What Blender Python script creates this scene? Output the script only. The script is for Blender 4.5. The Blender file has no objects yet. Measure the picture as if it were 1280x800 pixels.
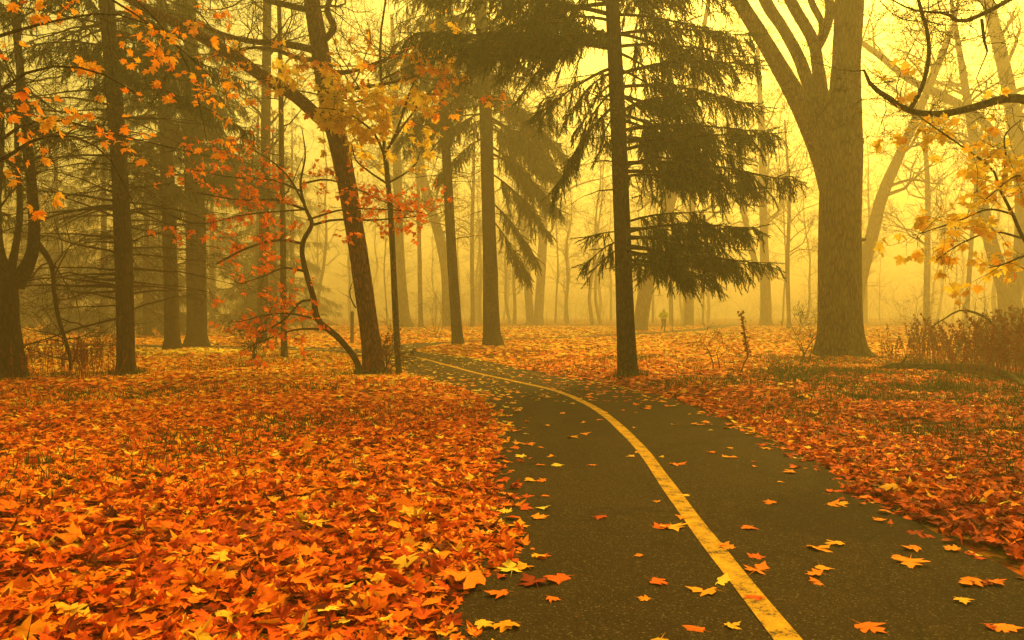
import bpy, math, random
import numpy as np
from mathutils import Vector

random.seed(7)
RNG = np.random.default_rng(11)
PI = math.pi
SC = bpy.context.scene
COL = SC.collection

# ------------------------------------------------------------------ camera
W, H, F = 1280.0, 800.0, 1000.0
EYE, HORIZON = 1.5, 390.0
cam_data = bpy.data.cameras.new('camera')
cam_data.sensor_width = 36.0
cam_data.lens = 36.0 * F / W
cam_data.clip_end = 1000.0
cam = bpy.data.objects.new('camera', cam_data)
COL.objects.link(cam)
PITCH = math.atan((H / 2 - HORIZON) / F)
cam.location = (0, 0, EYE)
cam.rotation_euler = (PI / 2 - PITCH, 0, 0)
SC.camera = cam


def P(px, py, d):
    """point seen at pixel (px, py) of the photo, d metres ahead"""
    return np.array([(px - W / 2) / F * d, d, EYE + (HORIZON - py) / F * d])


def G(px, py):
    """ground point under pixel"""
    d = F * EYE / (py - HORIZON)
    return np.array([(px - W / 2) / F * d, d])


# ------------------------------------------------------------------ world
world = bpy.data.worlds.new('World')
SC.world = world
world.use_nodes = True
nt = world.node_tree
nt.nodes.clear()
SUN_EL, SUN_AZ = math.radians(42), math.radians(28)       # azimuth from +Y towards +X
sky = nt.nodes.new('ShaderNodeTexSky')
sky.sky_type = 'NISHITA'
sky.sun_disc = False
sky.sun_elevation = SUN_EL
sky.sun_rotation = SUN_AZ
sky.dust_density = 6.0
sky.air_density = 1.0
sky.ozone_density = 0.5
tint = nt.nodes.new('ShaderNodeMix')
tint.data_type = 'RGBA'
tint.blend_type = 'MULTIPLY'
tint.inputs[0].default_value = 1.0
tint.inputs[7].default_value = (1.0, 0.705, 0.11, 1)         # warm autumn fog light
bg = nt.nodes.new('ShaderNodeBackground')
bg.inputs[1].default_value = 0.15
wo = nt.nodes.new('ShaderNodeOutputWorld')
nt.links.new(sky.outputs[0], tint.inputs[6])
nt.links.new(tint.outputs[2], bg.inputs[0])
nt.links.new(bg.outputs[0], wo.inputs[0])

sun_d = bpy.data.lights.new('sun', 'SUN')
sun_d.energy = 1.5
sun_d.angle = math.radians(40)
sun_d.color = (1.0, 0.72, 0.12)
sun = bpy.data.objects.new('sun', sun_d)
COL.objects.link(sun)
sv = Vector((math.sin(SUN_AZ) * math.cos(SUN_EL), math.cos(SUN_AZ) * math.cos(SUN_EL), math.sin(SUN_EL)))
sun.rotation_euler = sv.to_track_quat('Z', 'Y').to_euler()
sun.location = (20, 20, 40)

SC.view_settings.view_transform = 'Standard'
SC.view_settings.look = 'None'
SC.view_settings.gamma = 1.0
SC.view_settings.exposure = 1.34
SC.view_settings.use_curve_mapping = False
SC.render.engine = 'CYCLES'
cy = SC.cycles
cy.use_denoising = True
cy.max_bounces = 5
cy.diffuse_bounces = 2
cy.glossy_bounces = 2
cy.transmission_bounces = 3
cy.volume_bounces = 2
cy.transparent_max_bounces = 4
cy.sample_clamp_indirect = 8.0
cy.caustics_reflective = False
cy.caustics_refractive = False


# ------------------------------------------------------------------ materials
class Mat:
    def __init__(self, name, rough=0.8, spec=0.3):
        self.m = bpy.data.materials.new(name)
        self.m.use_nodes = True
        self.t = self.m.node_tree
        self.b = self.t.nodes['Principled BSDF']
        self.b.inputs['Roughness'].default_value = rough
        self.b.inputs['Specular IOR Level'].default_value = spec
        self.out = self.t.nodes['Material Output']

    def n(self, kind, **kw):
        nd = self.t.nodes.new(kind)
        for k, v in kw.items():
            setattr(nd, k, v)
        return nd

    def l(self, a, b):
        self.t.links.new(a, b)

    def coords(self, scale=(1, 1, 1), world=False):
        tc = self.n('ShaderNodeNewGeometry') if world else self.n('ShaderNodeTexCoord')
        mp = self.n('ShaderNodeMapping')
        mp.inputs['Scale'].default_value = scale
        self.l(tc.outputs['Position' if world else 'Object'], mp.inputs['Vector'])
        return mp.outputs[0]

    def noise(self, vec, scale, detail=4, rough=0.6, dist=0.0):
        nd = self.n('ShaderNodeTexNoise')
        nd.inputs['Scale'].default_value = scale
        nd.inputs['Detail'].default_value = detail
        nd.inputs['Roughness'].default_value = rough
        nd.inputs['Distortion'].default_value = dist
        self.l(vec, nd.inputs['Vector'])
        return nd.outputs['Fac']

    def ramp(self, fac, stops):
        nd = self.n('ShaderNodeValToRGB')
        cr = nd.color_ramp
        while len(cr.elements) < len(stops):
            cr.elements.new(0.5)
        for e, (p, c) in zip(cr.elements, stops):
            e.position = p
            e.color = (*c, 1) if not isinstance(c, (int, float)) else (c, c, c, 1)
        self.l(fac, nd.inputs[0])
        return nd.outputs[0]

    def mix(self, fac, a, b):
        nd = self.n('ShaderNodeMix', data_type='RGBA')
        if isinstance(fac, (int, float)):
            nd.inputs[0].default_value = fac
        else:
            self.l(fac, nd.inputs[0])
        for s, v in ((6, a), (7, b)):
            if isinstance(v, tuple):
                nd.inputs[s].default_value = (*v, 1)
            else:
                self.l(v, nd.inputs[s])
        return nd.outputs[2]

    def bump(self, h, strength=0.5, dist=0.02):
        nd = self.n('ShaderNodeBump')
        nd.inputs['Strength'].default_value = strength
        nd.inputs['Distance'].default_value = dist
        self.l(h, nd.inputs['Height'])
        self.l(nd.outputs[0], self.b.inputs['Normal'])

    def color(self, c):
        if isinstance(c, tuple):
            self.b.inputs['Base Color'].default_value = (*c, 1)
        else:
            self.l(c, self.b.inputs['Base Color'])
        return self

    def translucent(self, c, amount):
        tr = self.n('ShaderNodeBsdfTranslucent')
        if isinstance(c, tuple):
            tr.inputs[0].default_value = (*c, 1)
        else:
            self.l(c, tr.inputs[0])
        mx = self.n('ShaderNodeMixShader')
        mx.inputs[0].default_value = amount
        self.l(self.b.outputs[0], mx.inputs[1])
        self.l(tr.outputs[0], mx.inputs[2])
        self.l(mx.outputs[0], self.out.inputs['Surface'])


def bark(name, dark, light, moss=None, stretch=0.2, scale=30, depth=0.025, patch=None):
    m = Mat(name, 0.95, 0.04)
    v = m.coords((1, 1, stretch))
    h = m.noise(v, scale, 6, 0.65, 0.6)
    vo = m.n('ShaderNodeTexVoronoi')
    vo.feature = 'DISTANCE_TO_EDGE'
    vo.inputs['Scale'].default_value = scale * 0.55
    m.l(v, vo.inputs['Vector'])
    cr = m.ramp(vo.outputs['Distance'], [(0.0, 0.0), (0.25, 1.0)])
    mul = m.n('ShaderNodeMath', operation='MULTIPLY')
    m.l(h, mul.inputs[0])
    m.l(cr, mul.inputs[1])
    c = m.ramp(mul.outputs[0], [(0.08, dark), (0.55, light)])
    v2 = m.coords((1, 1, 0.5))
    big = m.noise(v2, 2.2, 4, 0.6)
    if moss:
        c = m.mix(m.ramp(big, [(0.45, 0.0), (0.7, 0.75)]), c, moss)
    if patch:
        c = m.mix(m.ramp(m.noise(v2, 5.0, 5, 0.7), [(0.58, 0.0), (0.66, 0.6)]), c, patch)
    m.color(c)
    m.bump(mul.outputs[0], 0.9, depth)
    return m.m


M = {}
M['bark_dark'] = bark('dark_conifer_bark', (0.012, 0.008, 0.006), (0.052, 0.034, 0.024), (0.042, 0.038, 0.016))
M['bark_spruce'] = bark('spruce_bark', (0.012, 0.008, 0.006), (0.060, 0.038, 0.026), (0.040, 0.040, 0.016), 0.4, 26, 0.025)
M['bark_red'] = bark('reddish_furrowed_bark', (0.022, 0.007, 0.005), (0.15, 0.048, 0.026), None, 0.25, 30, 0.03, (0.20, 0.12, 0.07))
M['bark_maple'] = bark('grey_brown_maple_bark', (0.020, 0.014, 0.008), (0.165, 0.125, 0.06), (0.125, 0.13, 0.028), 0.2, 24, 0.05)
M['bark_fogged'] = bark('fog_lightened_bark', (0.10, 0.082, 0.06), (0.25, 0.20, 0.15), (0.11, 0.11, 0.06), 0.16, 14, 0.03)  # far bark lightened towards the fog, extra haze painted into its colour
M['bark_twig'] = bark('thin_twig_bark', (0.014, 0.009, 0.006), (0.055, 0.034, 0.024), None, 0.3, 30, 0.006)
M['bark_sapling'] = bark('smooth_sapling_bark', (0.04, 0.034, 0.022), (0.12, 0.10, 0.06), (0.09, 0.095, 0.04), 0.5, 26, 0.008)
M['bark_moss'] = bark('mossy_log_bark', (0.03, 0.026, 0.015), (0.10, 0.085, 0.05), (0.07, 0.085, 0.02), 1.0, 20, 0.02)


def needle_mat():
    m = Mat('spruce_needles', 0.7, 0.12)
    at = m.n('ShaderNodeAttribute', attribute_name='tone')
    c = m.ramp(at.outputs['Fac'], [(0, (0.006, 0.024, 0.005)), (0.5, (0.014, 0.056, 0.009)), (0.85, (0.034, 0.084, 0.013)), (1, (0.07, 0.055, 0.018))])
    m.color(c)
    m.translucent(c, 0.12)
    return m.m


M['needles'] = needle_mat()

LEAF_STOPS = [(0.0, (0.11, 0.022, 0.009)), (0.18, (0.31, 0.026, 0.008)), (0.36, (0.64, 0.078, 0.010)), (0.55, (0.88, 0.205, 0.012)),
              (0.75, (0.90, 0.38, 0.03)), (1.0, (0.90, 0.72, 0.12))]


def leaf_mat(name, trans, src='tone', rough=0.65):
    m = Mat(name, rough, 0.08)
    if src == 'tone':
        at = m.n('ShaderNodeAttribute', attribute_name='tone')
        f = at.outputs['Fac']
    else:
        oi = m.n('ShaderNodeObjectInfo')
        sep = m.n('ShaderNodeSeparateColor')
        m.l(oi.outputs['Color'], sep.inputs[0])
        f = sep.outputs[0]
    # veins and blotches vary the pigment within one leaf
    v = m.coords((1, 1, 1))
    nz = m.noise(v, 34, 3, 0.6)
    mad = m.n('ShaderNodeMath', operation='MULTIPLY_ADD')
    m.l(nz, mad.inputs[0])
    mad.inputs[1].default_value = 0.30
    sub = m.n('ShaderNodeMath', operation='ADD')
    m.l(f, mad.inputs[2])
    m.l(mad.outputs[0], sub.inputs[0])
    sub.inputs[1].default_value = -0.15
    c = m.ramp(sub.outputs[0], LEAF_STOPS)
    m.color(c)
    m.bump(m.noise(v, 90, 2, 0.5), 0.3, 0.004)
    if trans:
        m.translucent(c, trans)
    return m.m


M['leaf_hang'] = leaf_mat('autumn_maple_leaf', 0.5)
M['leaf_ground'] = leaf_mat('fallen_maple_leaf', 0.12)
M['leaf_single'] = leaf_mat('single_maple_leaf', 0.12, 'object')


def ground_mat():
    m = Mat('leaf_strewn_soil', 1.0, 0.03)
    v = m.coords((1, 1, 1), world=True)
    nz = m.noise(v, 5.0, 6, 0.7)
    soil = m.ramp(nz, [(0.3, (0.028, 0.017, 0.009)), (0.55, (0.06, 0.038, 0.016)), (0.75, (0.055, 0.065, 0.018))])
    vo = m.n('ShaderNodeTexVoronoi')
    vo.inputs['Scale'].default_value = 9.0
    m.l(v, vo.inputs['Vector'])
    sp = m.n('ShaderNodeSeparateColor')
    m.l(vo.outputs['Color'], sp.inputs[0])
    lf = m.ramp(sp.outputs[0], LEAF_STOPS)
    mask = m.ramp(m.noise(v, 3.0, 5, 0.7), [(0.42, 0.0), (0.62, 0.5)])
    m.color(m.mix(mask, soil, lf))
    m.bump(nz, 0.8, 0.05)
    return m.m


def asphalt_mat():
    m = Mat('damp_asphalt', 0.85, 0.06)
    v = m.coords((1, 1, 1), world=True)
    fine = m.noise(v, 210, 2, 0.5)
    vo = m.n('ShaderNodeTexVoronoi')
    vo.inputs['Scale'].default_value = 120
    m.l(v, vo.inputs['Vector'])
    sp = m.n('ShaderNodeSeparateColor')
    m.l(vo.outputs['Color'], sp.inputs[0])
    big = m.noise(v, 0.9, 4, 0.6)
    base = m.ramp(big, [(0.3, (0.027, 0.015, 0.009)), (0.7, (0.042, 0.024, 0.014))])
    agg = m.ramp(sp.outputs[0], [(0.0, (0.016, 0.012, 0.009)), (0.6, (0.040, 0.024, 0.014)), (0.94, (0.075, 0.052, 0.036)), (0.992, (0.20, 0.16, 0.12))])
    c = m.mix(0.62, base, agg)
    # dried mud and leaf stain
    st = m.ramp(m.noise(v, 2.6, 6, 0.75), [(0.56, 0.0), (0.75, 0.35)])
    c = m.mix(st, c, (0.085, 0.05, 0.025))
    damp = m.ramp(m.noise(v, 0.55, 5, 0.7, 0.8), [(0.50, 0.0), (0.60, 0.38)])
    c = m.mix(damp, c, (0.016, 0.011, 0.008))
    # a few hairline cracks
    mp2 = m.coords((0.8, 0.45, 1), world=True)
    dn = m.n('ShaderNodeTexNoise')
    dn.inputs['Scale'].default_value = 1.8
    dn.inputs['Detail'].default_value = 6
    m.l(mp2, dn.inputs['Vector'])
    vm = m.n('ShaderNodeVectorMath', operation='MULTIPLY_ADD')
    m.l(dn.outputs['Color'], vm.inputs[0])
    vm.inputs[1].default_value = (0.9, 0.9, 0)
    m.l(mp2, vm.inputs[2])
    ck = m.n('ShaderNodeTexVoronoi', feature='DISTANCE_TO_EDGE')
    ck.inputs['Scale'].default_value = 0.55
    m.l(vm.outputs[0], ck.inputs['Vector'])
    crack = m.ramp(ck.outputs['Distance'], [(0.003, 0.35), (0.009, 0.0)])
    c = m.mix(crack, c, (0.010, 0.007, 0.005))
    m.color(c)
    m.b.inputs['Roughness'].default_value = 0.85
    ad = m.n('ShaderNodeMath', operation='ADD')
    m.l(fine, ad.inputs[0])
    m.l(vo.outputs['Distance'], ad.inputs[1])
    m.bump(ad.outputs[0], 0.6, 0.006)
    return m.m


def paint_mat():
    m = Mat('worn_yellow_paint', 0.75, 0.1)
    v = m.coords((1, 1, 1), world=True)
    pit = m.noise(v, 70, 3, 0.7)
    wear = m.noise(v, 7, 6, 0.75)
    ad = m.n('ShaderNodeMath', operation='MULTIPLY_ADD')
    m.l(pit, ad.inputs[0])
    ad.inputs[1].default_value = 0.6
    m.l(wear, ad.inputs[2])
    c = m.ramp(ad.outputs[0], [(0.66, (0.06, 0.045, 0.03)), (0.74, (0.42, 0.22, 0.02)), (0.98, (0.70, 0.40, 0.03))])
    m.color(c)
    m.bump(pit, 0.5, 0.004)
    return m.m


M['ground'] = ground_mat()
M['asphalt'] = asphalt_mat()
M['paint'] = paint_mat()


def simple(name, c, rough=0.8, scale=20, var=0.35):
    m = Mat(name, rough, 0.25)
    v = m.coords()
    nz = m.noise(v, scale, 4, 0.6)
    lo = tuple(x * (1 - var) for x in c)
    hi = tuple(min(1, x * (1 + var)) for x in c)
    m.color(m.ramp(nz, [(0.3, lo), (0.7, hi)]))
    m.bump(nz, 0.3, 0.005)
    return m.m


M['weed'] = simple('dry_russet_weed', (0.25, 0.045, 0.02), 0.9, 12)
M['weed_pale'] = simple('dry_tan_weed', (0.22, 0.11, 0.045), 0.9, 12)
M['grass'] = simple('short_verge_grass', (0.062, 0.105, 0.018), 0.7, 3, 0.5)
hv = Mat('fluorescent_yellow_fabric', 0.8, 0.1)
hv.color((0.80, 1.0, 0.04))
hv.translucent((0.80, 1.0, 0.04), 0.5)
M['hivis'] = hv.m
M['tights'] = simple('dark_running_fabric', (0.05, 0.045, 0.05), 0.8, 30)
M['skin'] = simple('skin', (0.55, 0.36, 0.27), 0.55, 30, 0.08)
M['cap'] = simple('pale_knit_fabric', (0.75, 0.72, 0.66), 0.8, 60, 0.1)
M['shoe'] = simple('shoe_fabric', (0.12, 0.11, 0.11), 0.7, 30)
M['dark'] = simple('dark_eye', (0.03, 0.02, 0.02), 0.3, 30)
M['wood_post'] = simple('weathered_post_wood', (0.14, 0.11, 0.08), 0.9, 14)
M['metal_pole'] = simple('dull_grey_metal', (0.16, 0.16, 0.15), 0.5, 8)


# ------------------------------------------------------------------ mesh tools
def mesh_np(name, verts, tris=None, quads=None, mat=None, smooth=False, tone=None):
    me = bpy.data.meshes.new(name)
    verts = np.asarray(verts, np.float32)
    loops, tot = [], []
    if quads is not None and len(quads):
        q = np.asarray(quads, np.int32)
        loops.append(q.ravel())
        tot.append(np.full(len(q), 4, np.int32))
    if tris is not None and len(tris):
        t = np.asarray(tris, np.int32)
        loops.append(t.ravel())
        tot.append(np.full(len(t), 3, np.int32))
    loops = np.concatenate(loops)
    tot = np.concatenate(tot)
    start = np.concatenate([[0], np.cumsum(tot)[:-1]]).astype(np.int32)
    me.vertices.add(len(verts))
    me.vertices.foreach_set('co', verts.ravel())
    me.loops.add(len(loops))
    me.loops.foreach_set('vertex_index', loops)
    me.polygons.add(len(tot))
    me.polygons.foreach_set('loop_start', start)
    if smooth:
        me.polygons.foreach_set('use_smooth', np.ones(len(tot), bool))
    if tone is not None:
        a = me.attributes.new('tone', 'FLOAT', 'POINT')
        a.data.foreach_set('value', np.asarray(tone, np.float32))
    me.update(calc_edges=True)
    if mat:
        me.materials.append(mat)
    return me


def link(name, me, parent=None):
    o = bpy.data.objects.new(name, me)
    COL.objects.link(o)
    if parent is not None:
        o.parent = parent
    return o


def tag(o, label=None, cat=None, group=None, kind=None):
    if label:
        o['label'] = label
    if cat:
        o['category'] = cat
    if group:
        o['group'] = group
    if kind:
        o['kind'] = kind
    return o


def thing(name, label, cat, loc, group=None):
    o = bpy.data.objects.new(name, None)
    o.empty_display_size = 0.3
    COL.objects.link(o)
    o.location = tuple(float(v) for v in loc)
    return tag(o, label, cat, group)


def part(name, parent, verts, tris=None, quads=None, mat=None, smooth=False, tone=None, label=None):
    """verts are in world space; the part is stored relative to its thing"""
    v = np.asarray(verts, np.float64) - np.array(parent.location)
    o = link(name, mesh_np(name, v, tris, quads, mat, smooth, tone), parent)
    if label:
        o['label'] = label
    return o


def norm(a):
    return a / np.maximum(np.linalg.norm(a, axis=-1, keepdims=True), 1e-9)


class Tubes:
    """many tapering branches -> one mesh"""

    def __init__(self):
        self.b = {}

    def add(self, pts, rad, sides=5):
        pts = np.asarray(pts, float)
        self.b.setdefault((len(pts), sides), []).append((pts, np.asarray(rad, float)))

    def build(self):
        V, Q, off = [], [], 0
        for (n, s), lst in self.b.items():
            p = np.stack([x[0] for x in lst])
            r = np.stack([x[1] for x in lst])
            B = len(p)
            t = norm(np.gradient(p, axis=1))
            ref = np.where(np.abs(t.mean(1)[:, 2:3]) > 0.8, np.array([[1.0, 0.13, 0]]), np.array([[0.1, 0.05, 1.0]]))
            u = norm(np.cross(t, ref[:, None, :]))
            w = np.cross(t, u)
            a = np.arange(s) / s * 2 * PI
            ring = (u[:, :, None, :] * np.cos(a)[None, None, :, None] + w[:, :, None, :] * np.sin(a)[None, None, :, None]) * r[:, :, None, None] + p[:, :, None, :]
            V.append(ring.reshape(-1, 3))
            i = np.arange(n - 1)[:, None] * s
            j = np.arange(s)[None, :]
            q = np.stack([i + j, i + (j + 1) % s, i + s + (j + 1) % s, i + s + j], -1).reshape(-1, 4)
            q = q[None] + (np.arange(B) * n * s)[:, None, None] + off
            Q.append(q.reshape(-1, 4))
            off += B * n * s
        if not V:
            return None, None
        return np.concatenate(V), np.concatenate(Q)


def resample(pts, rad, n):
    pts, rad = np.asarray(pts, float), np.asarray(rad, float)
    k = len(pts)
    # Catmull-Rom through the given points
    ext = np.vstack([2 * pts[0] - pts[1], pts, 2 * pts[-1] - pts[-2]])
    seg = np.linalg.norm(np.diff(pts, axis=0), axis=1)
    cum = np.concatenate([[0], np.cumsum(seg)])
    s = np.linspace(0, cum[-1], n)
    i = np.clip(np.searchsorted(cum, s, 'right') - 1, 0, k - 2)
    u = ((s - cum[i]) / np.maximum(seg[i], 1e-9))[:, None]
    p0, p1, p2, p3 = ext[i], ext[i + 1], ext[i + 2], ext[i + 3]
    out = 0.5 * (2 * p1 + (p2 - p0) * u + (2 * p0 - 5 * p1 + 4 * p2 - p3) * u ** 2 + (3 * p1 - p0 - 3 * p2 + p3) * u ** 3)
    return out, np.interp(s, cum, rad)


def trunk(pts, rad, rings=60, sides=28, ridge=0.045, flare=0.0, flare_h=0.6, seed=0):
    """a trunk with furrows, lumps and root flare"""
    r = np.random.default_rng(seed)
    p, rr = resample(pts, rad, rings)
    t = norm(np.gradient(p, axis=0))
    ref = np.array([1.0, 0.0, 0.0]) if abs(t.mean(0)[2]) > 0.5 else np.array([0, 0, 1.0])
    u = norm(np.cross(t, ref))
    w = np.cross(t, u)
    a = np.arange(sides) / sides * 2 * PI
    z = np.concatenate([[0], np.cumsum(np.linalg.norm(np.diff(p, axis=0), axis=1))])
    k = np.ones((rings, sides))
    for f, amp in ((2, 0.6), (3, 0.7), (5, 0.7), (7, 0.6), (11, 0.5)):
        ph = r.uniform(0, 6.28)
        k += ridge * amp * np.sin(f * a[None] + ph + np.sin(z[:, None] * r.uniform(0.5, 1.6) + r.uniform(0, 6)) * 0.9)
    for _ in range(10):
        zz, aa = r.uniform(0, z[-1]), r.uniform(0, 6.28)
        k += ridge * r.uniform(0.5, 1.8) * np.exp(-((z[:, None] - zz) / 0.25) ** 2) * np.maximum(0, np.cos(a[None] - aa)) ** 6
    k += r.normal(0, ridge * 0.16, k.shape)
    if flare:
        fl = np.exp(-z / flare_h)[:, None] * flare
        lob = 0.55 + 0.45 * np.sin(5 * a + r.uniform(0, 6))[None] + 0.2 * np.sin(3 * a + 1)[None]
        k += fl * lob
    v = (u[:, None] * np.cos(a)[None, :, None] + w[:, None] * np.sin(a)[None, :, None]) * (rr[:, None] * k)[..., None] + p[:, None]
    i = np.arange(rings - 1)[:, None] * sides
    j = np.arange(sides)[None]
    q = np.stack([i + j, i + (j + 1) % sides, i + sides + (j + 1) % sides, i + sides + j], -1).reshape(-1, 4)
    return v.reshape(-1, 3), q, p, rr


def join(*lst):
    V, Q, off = [], [], 0
    for v, q in lst:
        if v is None:
            continue
        V.append(v)
        Q.append(q + off)
        off += len(v)
    return np.concatenate(V), np.concatenate(Q)


def grow(T, p, d, L, r, depth, rg, up=0.08, wig=0.32, kids=6, tips=None, n=7, rmin=0.003, spread=(0.5, 1.0), shrink=(0.38, 0.66)):
    """recursive bare branch"""
    d = d / np.linalg.norm(d)
    pts = np.empty((n, 3))
    pts[0] = p
    tang = np.empty((n, 3))
    st = L / (n - 1)
    k = rg.normal(0, wig / math.sqrt(n) * 1.5, (n, 3))
    for i in range(1, n):
        d = d + k[i]
        d[2] += up / n * 2
        d = d / math.sqrt(d @ d)
        tang[i - 1] = d
        pts[i] = pts[i - 1] + d * st
    tang[n - 1] = d
    rad = np.linspace(r, max(rmin, r * 0.25), n)
    T.add(pts, rad, 7 if r > 0.03 else (5 if r > 0.012 else 3))
    if tips is not None and depth <= 1:
        for i in range(2, n):
            tips.append((pts[i], tang[i]))
    if depth > 0:
        for _ in range(kids):
            t = rg.uniform(0.22, 1.0) * (n - 1)
            i = min(int(t), n - 2)
            f = t - i
            q = pts[i] * (1 - f) + pts[i + 1] * f
            tv = tang[i]
            rv = rg.normal(size=3)
            side = rv - tv * (rv @ tv)
            side /= math.sqrt(side @ side) + 1e-9
            an = rg.uniform(*spread)
            dd = tv * math.cos(an) + side * math.sin(an)
            rr = max(rmin, (rad[i] * (1 - f) + rad[i + 1] * f) * rg.uniform(0.45, 0.7))
            grow(T, q, dd, L * rg.uniform(*shrink), rr, depth - 1, rg, up, wig, max(2, kids - 1), tips, max(4, n - 1), rmin, spread, shrink)


def frames(dirs, rg, roll=None):
    """rotation matrices whose +Y is dirs, random roll"""
    y = norm(np.asarray(dirs, float))
    n = len(y)
    rv = rg.normal(size=(n, 3)) if roll is None else roll
    x = norm(np.cross(y, rv))
    z = np.cross(x, y)
    return np.stack([x, y, z], -1)


def stamp(tv, tf, R, pos, scale):
    """copies of a template -> verts, faces"""
    n, m = len(pos), len(tv)
    s = np.asarray(scale, float)
    if s.ndim == 1:
        s = s[:, None]
    v = np.einsum('nij,nmj->nmi', R, tv[None] * s[:, None, :]) + pos[:, None, :]
    f = tf[None] + (np.arange(n) * m)[:, None, None]
    return v.reshape(-1, 3), f.reshape(-1, tf.shape[1])


# ------------------------------------------------------------------ maple leaf shapes
HALF_HI = [(0.0, 0.0), (0.20, -0.07), (0.45, 0.03), (0.33, 0.16), (0.49, 0.27), (0.64, 0.52), (0.44, 0.48), (0.21, 0.43), (0.31, 0.69), (0.14, 0.71), (0.0, 1.0)]
HALF_MID = [(0.0, 0.0), (0.44, 0.03), (0.30, 0.19), (0.63, 0.50), (0.22, 0.44), (0.22, 0.70), (0.0, 1.0)]
HALF_LOW = [(0.0, 0.0), (0.58, 0.40), (0.0, 1.0)]


def leaf_template(half, seed, stalk=True, curl=1.0):
    r = np.random.default_rng(seed)
    hp = np.array(half)
    jit = lambda a: a + np.concatenate([[[0, 0]], r.normal(0, 0.025, (len(a) - 2, 2)), [[0, 0]]])
    right, left = jit(hp), jit(hp) * np.array([-1, 1])
    out = np.vstack([right, left[1:-1][::-1]])
    c = np.array([[0.0, 0.36]])
    v2 = np.vstack([c, out])
    x, y = v2[:, 0], v2[:, 1] - 0.36
    z = r.uniform(-0.5, 0.5) * x * x + r.uniform(-0.45, 0.35) * y * y + r.uniform(-0.35, 0.35) * x * y + r.uniform(-0.4, 0.2) * np.abs(x)
    z = z * curl + r.normal(0, 0.02, len(x)) * curl
    z[0] -= 0.04 * curl
    v = np.column_stack([v2[:, 0], v2[:, 1], z])
    n = len(out)
    f = [(0, 1 + i, 1 + (i + 1) % n) for i in range(n)]
    if stalk:
        k = len(v)
        bz = v[1, 2]
        v = np.vstack([v, [[0.016, 0.0, bz], [-0.016, 0.0, bz], [r.uniform(-0.15, 0.15), -0.5, bz + r.uniform(-0.1, 0.12)]]])
        f.append((k, k + 1, k + 2))
    v[:, 1] -= 0.0
    return v, np.array(f)


HALF_OVAL = [(0.0, 0.0), (0.15, 0.12), (0.26, 0.34), (0.27, 0.55), (0.17, 0.80), (0.0, 1.0)]
LEAF_HI = [leaf_template(HALF_HI, s, True, 1.0 if s < 6 else 2.0) for s in range(9)] + [leaf_template(HALF_OVAL, 60 + s, True, 1.3) for s in range(2)]
HANG_HI = [leaf_template(HALF_HI, 70 + s, True, 1.0) for s in range(6)]
LEAF_MID = [leaf_template(HALF_MID, s, True, 1.0 if s < 25 else 1.9) for s in range(20, 27)]
LEAF_LOW = [leaf_template(HALF_LOW, s, False, 0.8) for s in range(40, 44)]


def stamp_leaves(temps, R, pos, scale, tone, rg):
    V, Fc, To, off = [], [], [], 0
    pick = rg.integers(0, len(temps), len(pos))
    for k, (tv, tf) in enumerate(temps):
        m = pick == k
        if not m.any():
            continue
        v, f = stamp(tv, tf, R[m], pos[m], scale[m])
        V.append(v)
        Fc.append(f + off)
        To.append(np.repeat(tone[m], len(tv)))
        off += len(v)
    return np.concatenate(V), np.concatenate(Fc), np.concatenate(To)


def hang_leaves(tips, keep, tone_mean, tone_sd, size, rg, droop=0.6, temps=None, clump=3):
    """leaves hung on twig points"""
    tips = [tips[i] for i in np.flatnonzero(rg.random(len(tips)) < keep)]
    if not tips:
        return None
    pos = np.repeat(np.array([t[0] for t in tips]), clump, 0)
    d = np.repeat(np.array([t[1] for t in tips]), clump, 0)
    pos = pos + rg.normal(0, 0.035, pos.shape) * (clump > 1)
    y = norm(d * 0.5 + rg.normal(0, 0.6, d.shape) + np.array([0, 0, -droop]))
    upv = np.array([0, 0, 1.0]) + rg.normal(0, 0.55, d.shape)
    R = frames(y, rg, roll=norm(upv))
    sc = rg.uniform(size[0], size[1], len(pos))
    pos = pos + y * (sc * 0.45)[:, None]
    tone = np.clip(rg.normal(tone_mean, tone_sd, len(pos)), 0, 1)
    return stamp_leaves(temps or LEAF_MID, R, pos, sc, tone, rg)


# ------------------------------------------------------------------ spruce shoots
def shoot_template(seed, needles=16):
    r = np.random.default_rng(seed)
    V, T = [], []
    for i in range(needles):
        t = (i + 0.3) / needles
        a = i * 2.4 + r.uniform(0, 0.5)
        base = np.array([0, t * 0.92, 0])
        out = np.array([math.cos(a), 0, math.sin(a)])
        ln = 0.17 * (1.1 - 0.4 * t)
        tip = base + out * ln * 0.75 + np.array([0, ln, 0])
        sidev = np.array([-math.sin(a), 0, math.cos(a)]) * 0.030
        k = len(V)
        V += [base + sidev - np.array([0, 0.03, 0]), base - sidev - np.array([0, 0.03, 0]), tip]
        T.append((k, k + 1, k + 2))
    k = len(V)
    for j in range(3):
        a = j * 2.094
        V.append(np.array([math.cos(a) * 0.032, 0, math.sin(a) * 0.032]))
    V.append(np.array([0, 1.0, 0]))
    T += [(k, k + 1, k + 3), (k + 1, k + 2, k + 3), (k + 2, k, k + 3)]
    return np.array(V), np.array(T)


SHOOTS = [shoot_template(s) for s in range(5)]
SHOOTS_FAR = [shoot_template(s, 7) for s in range(4)]


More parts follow.
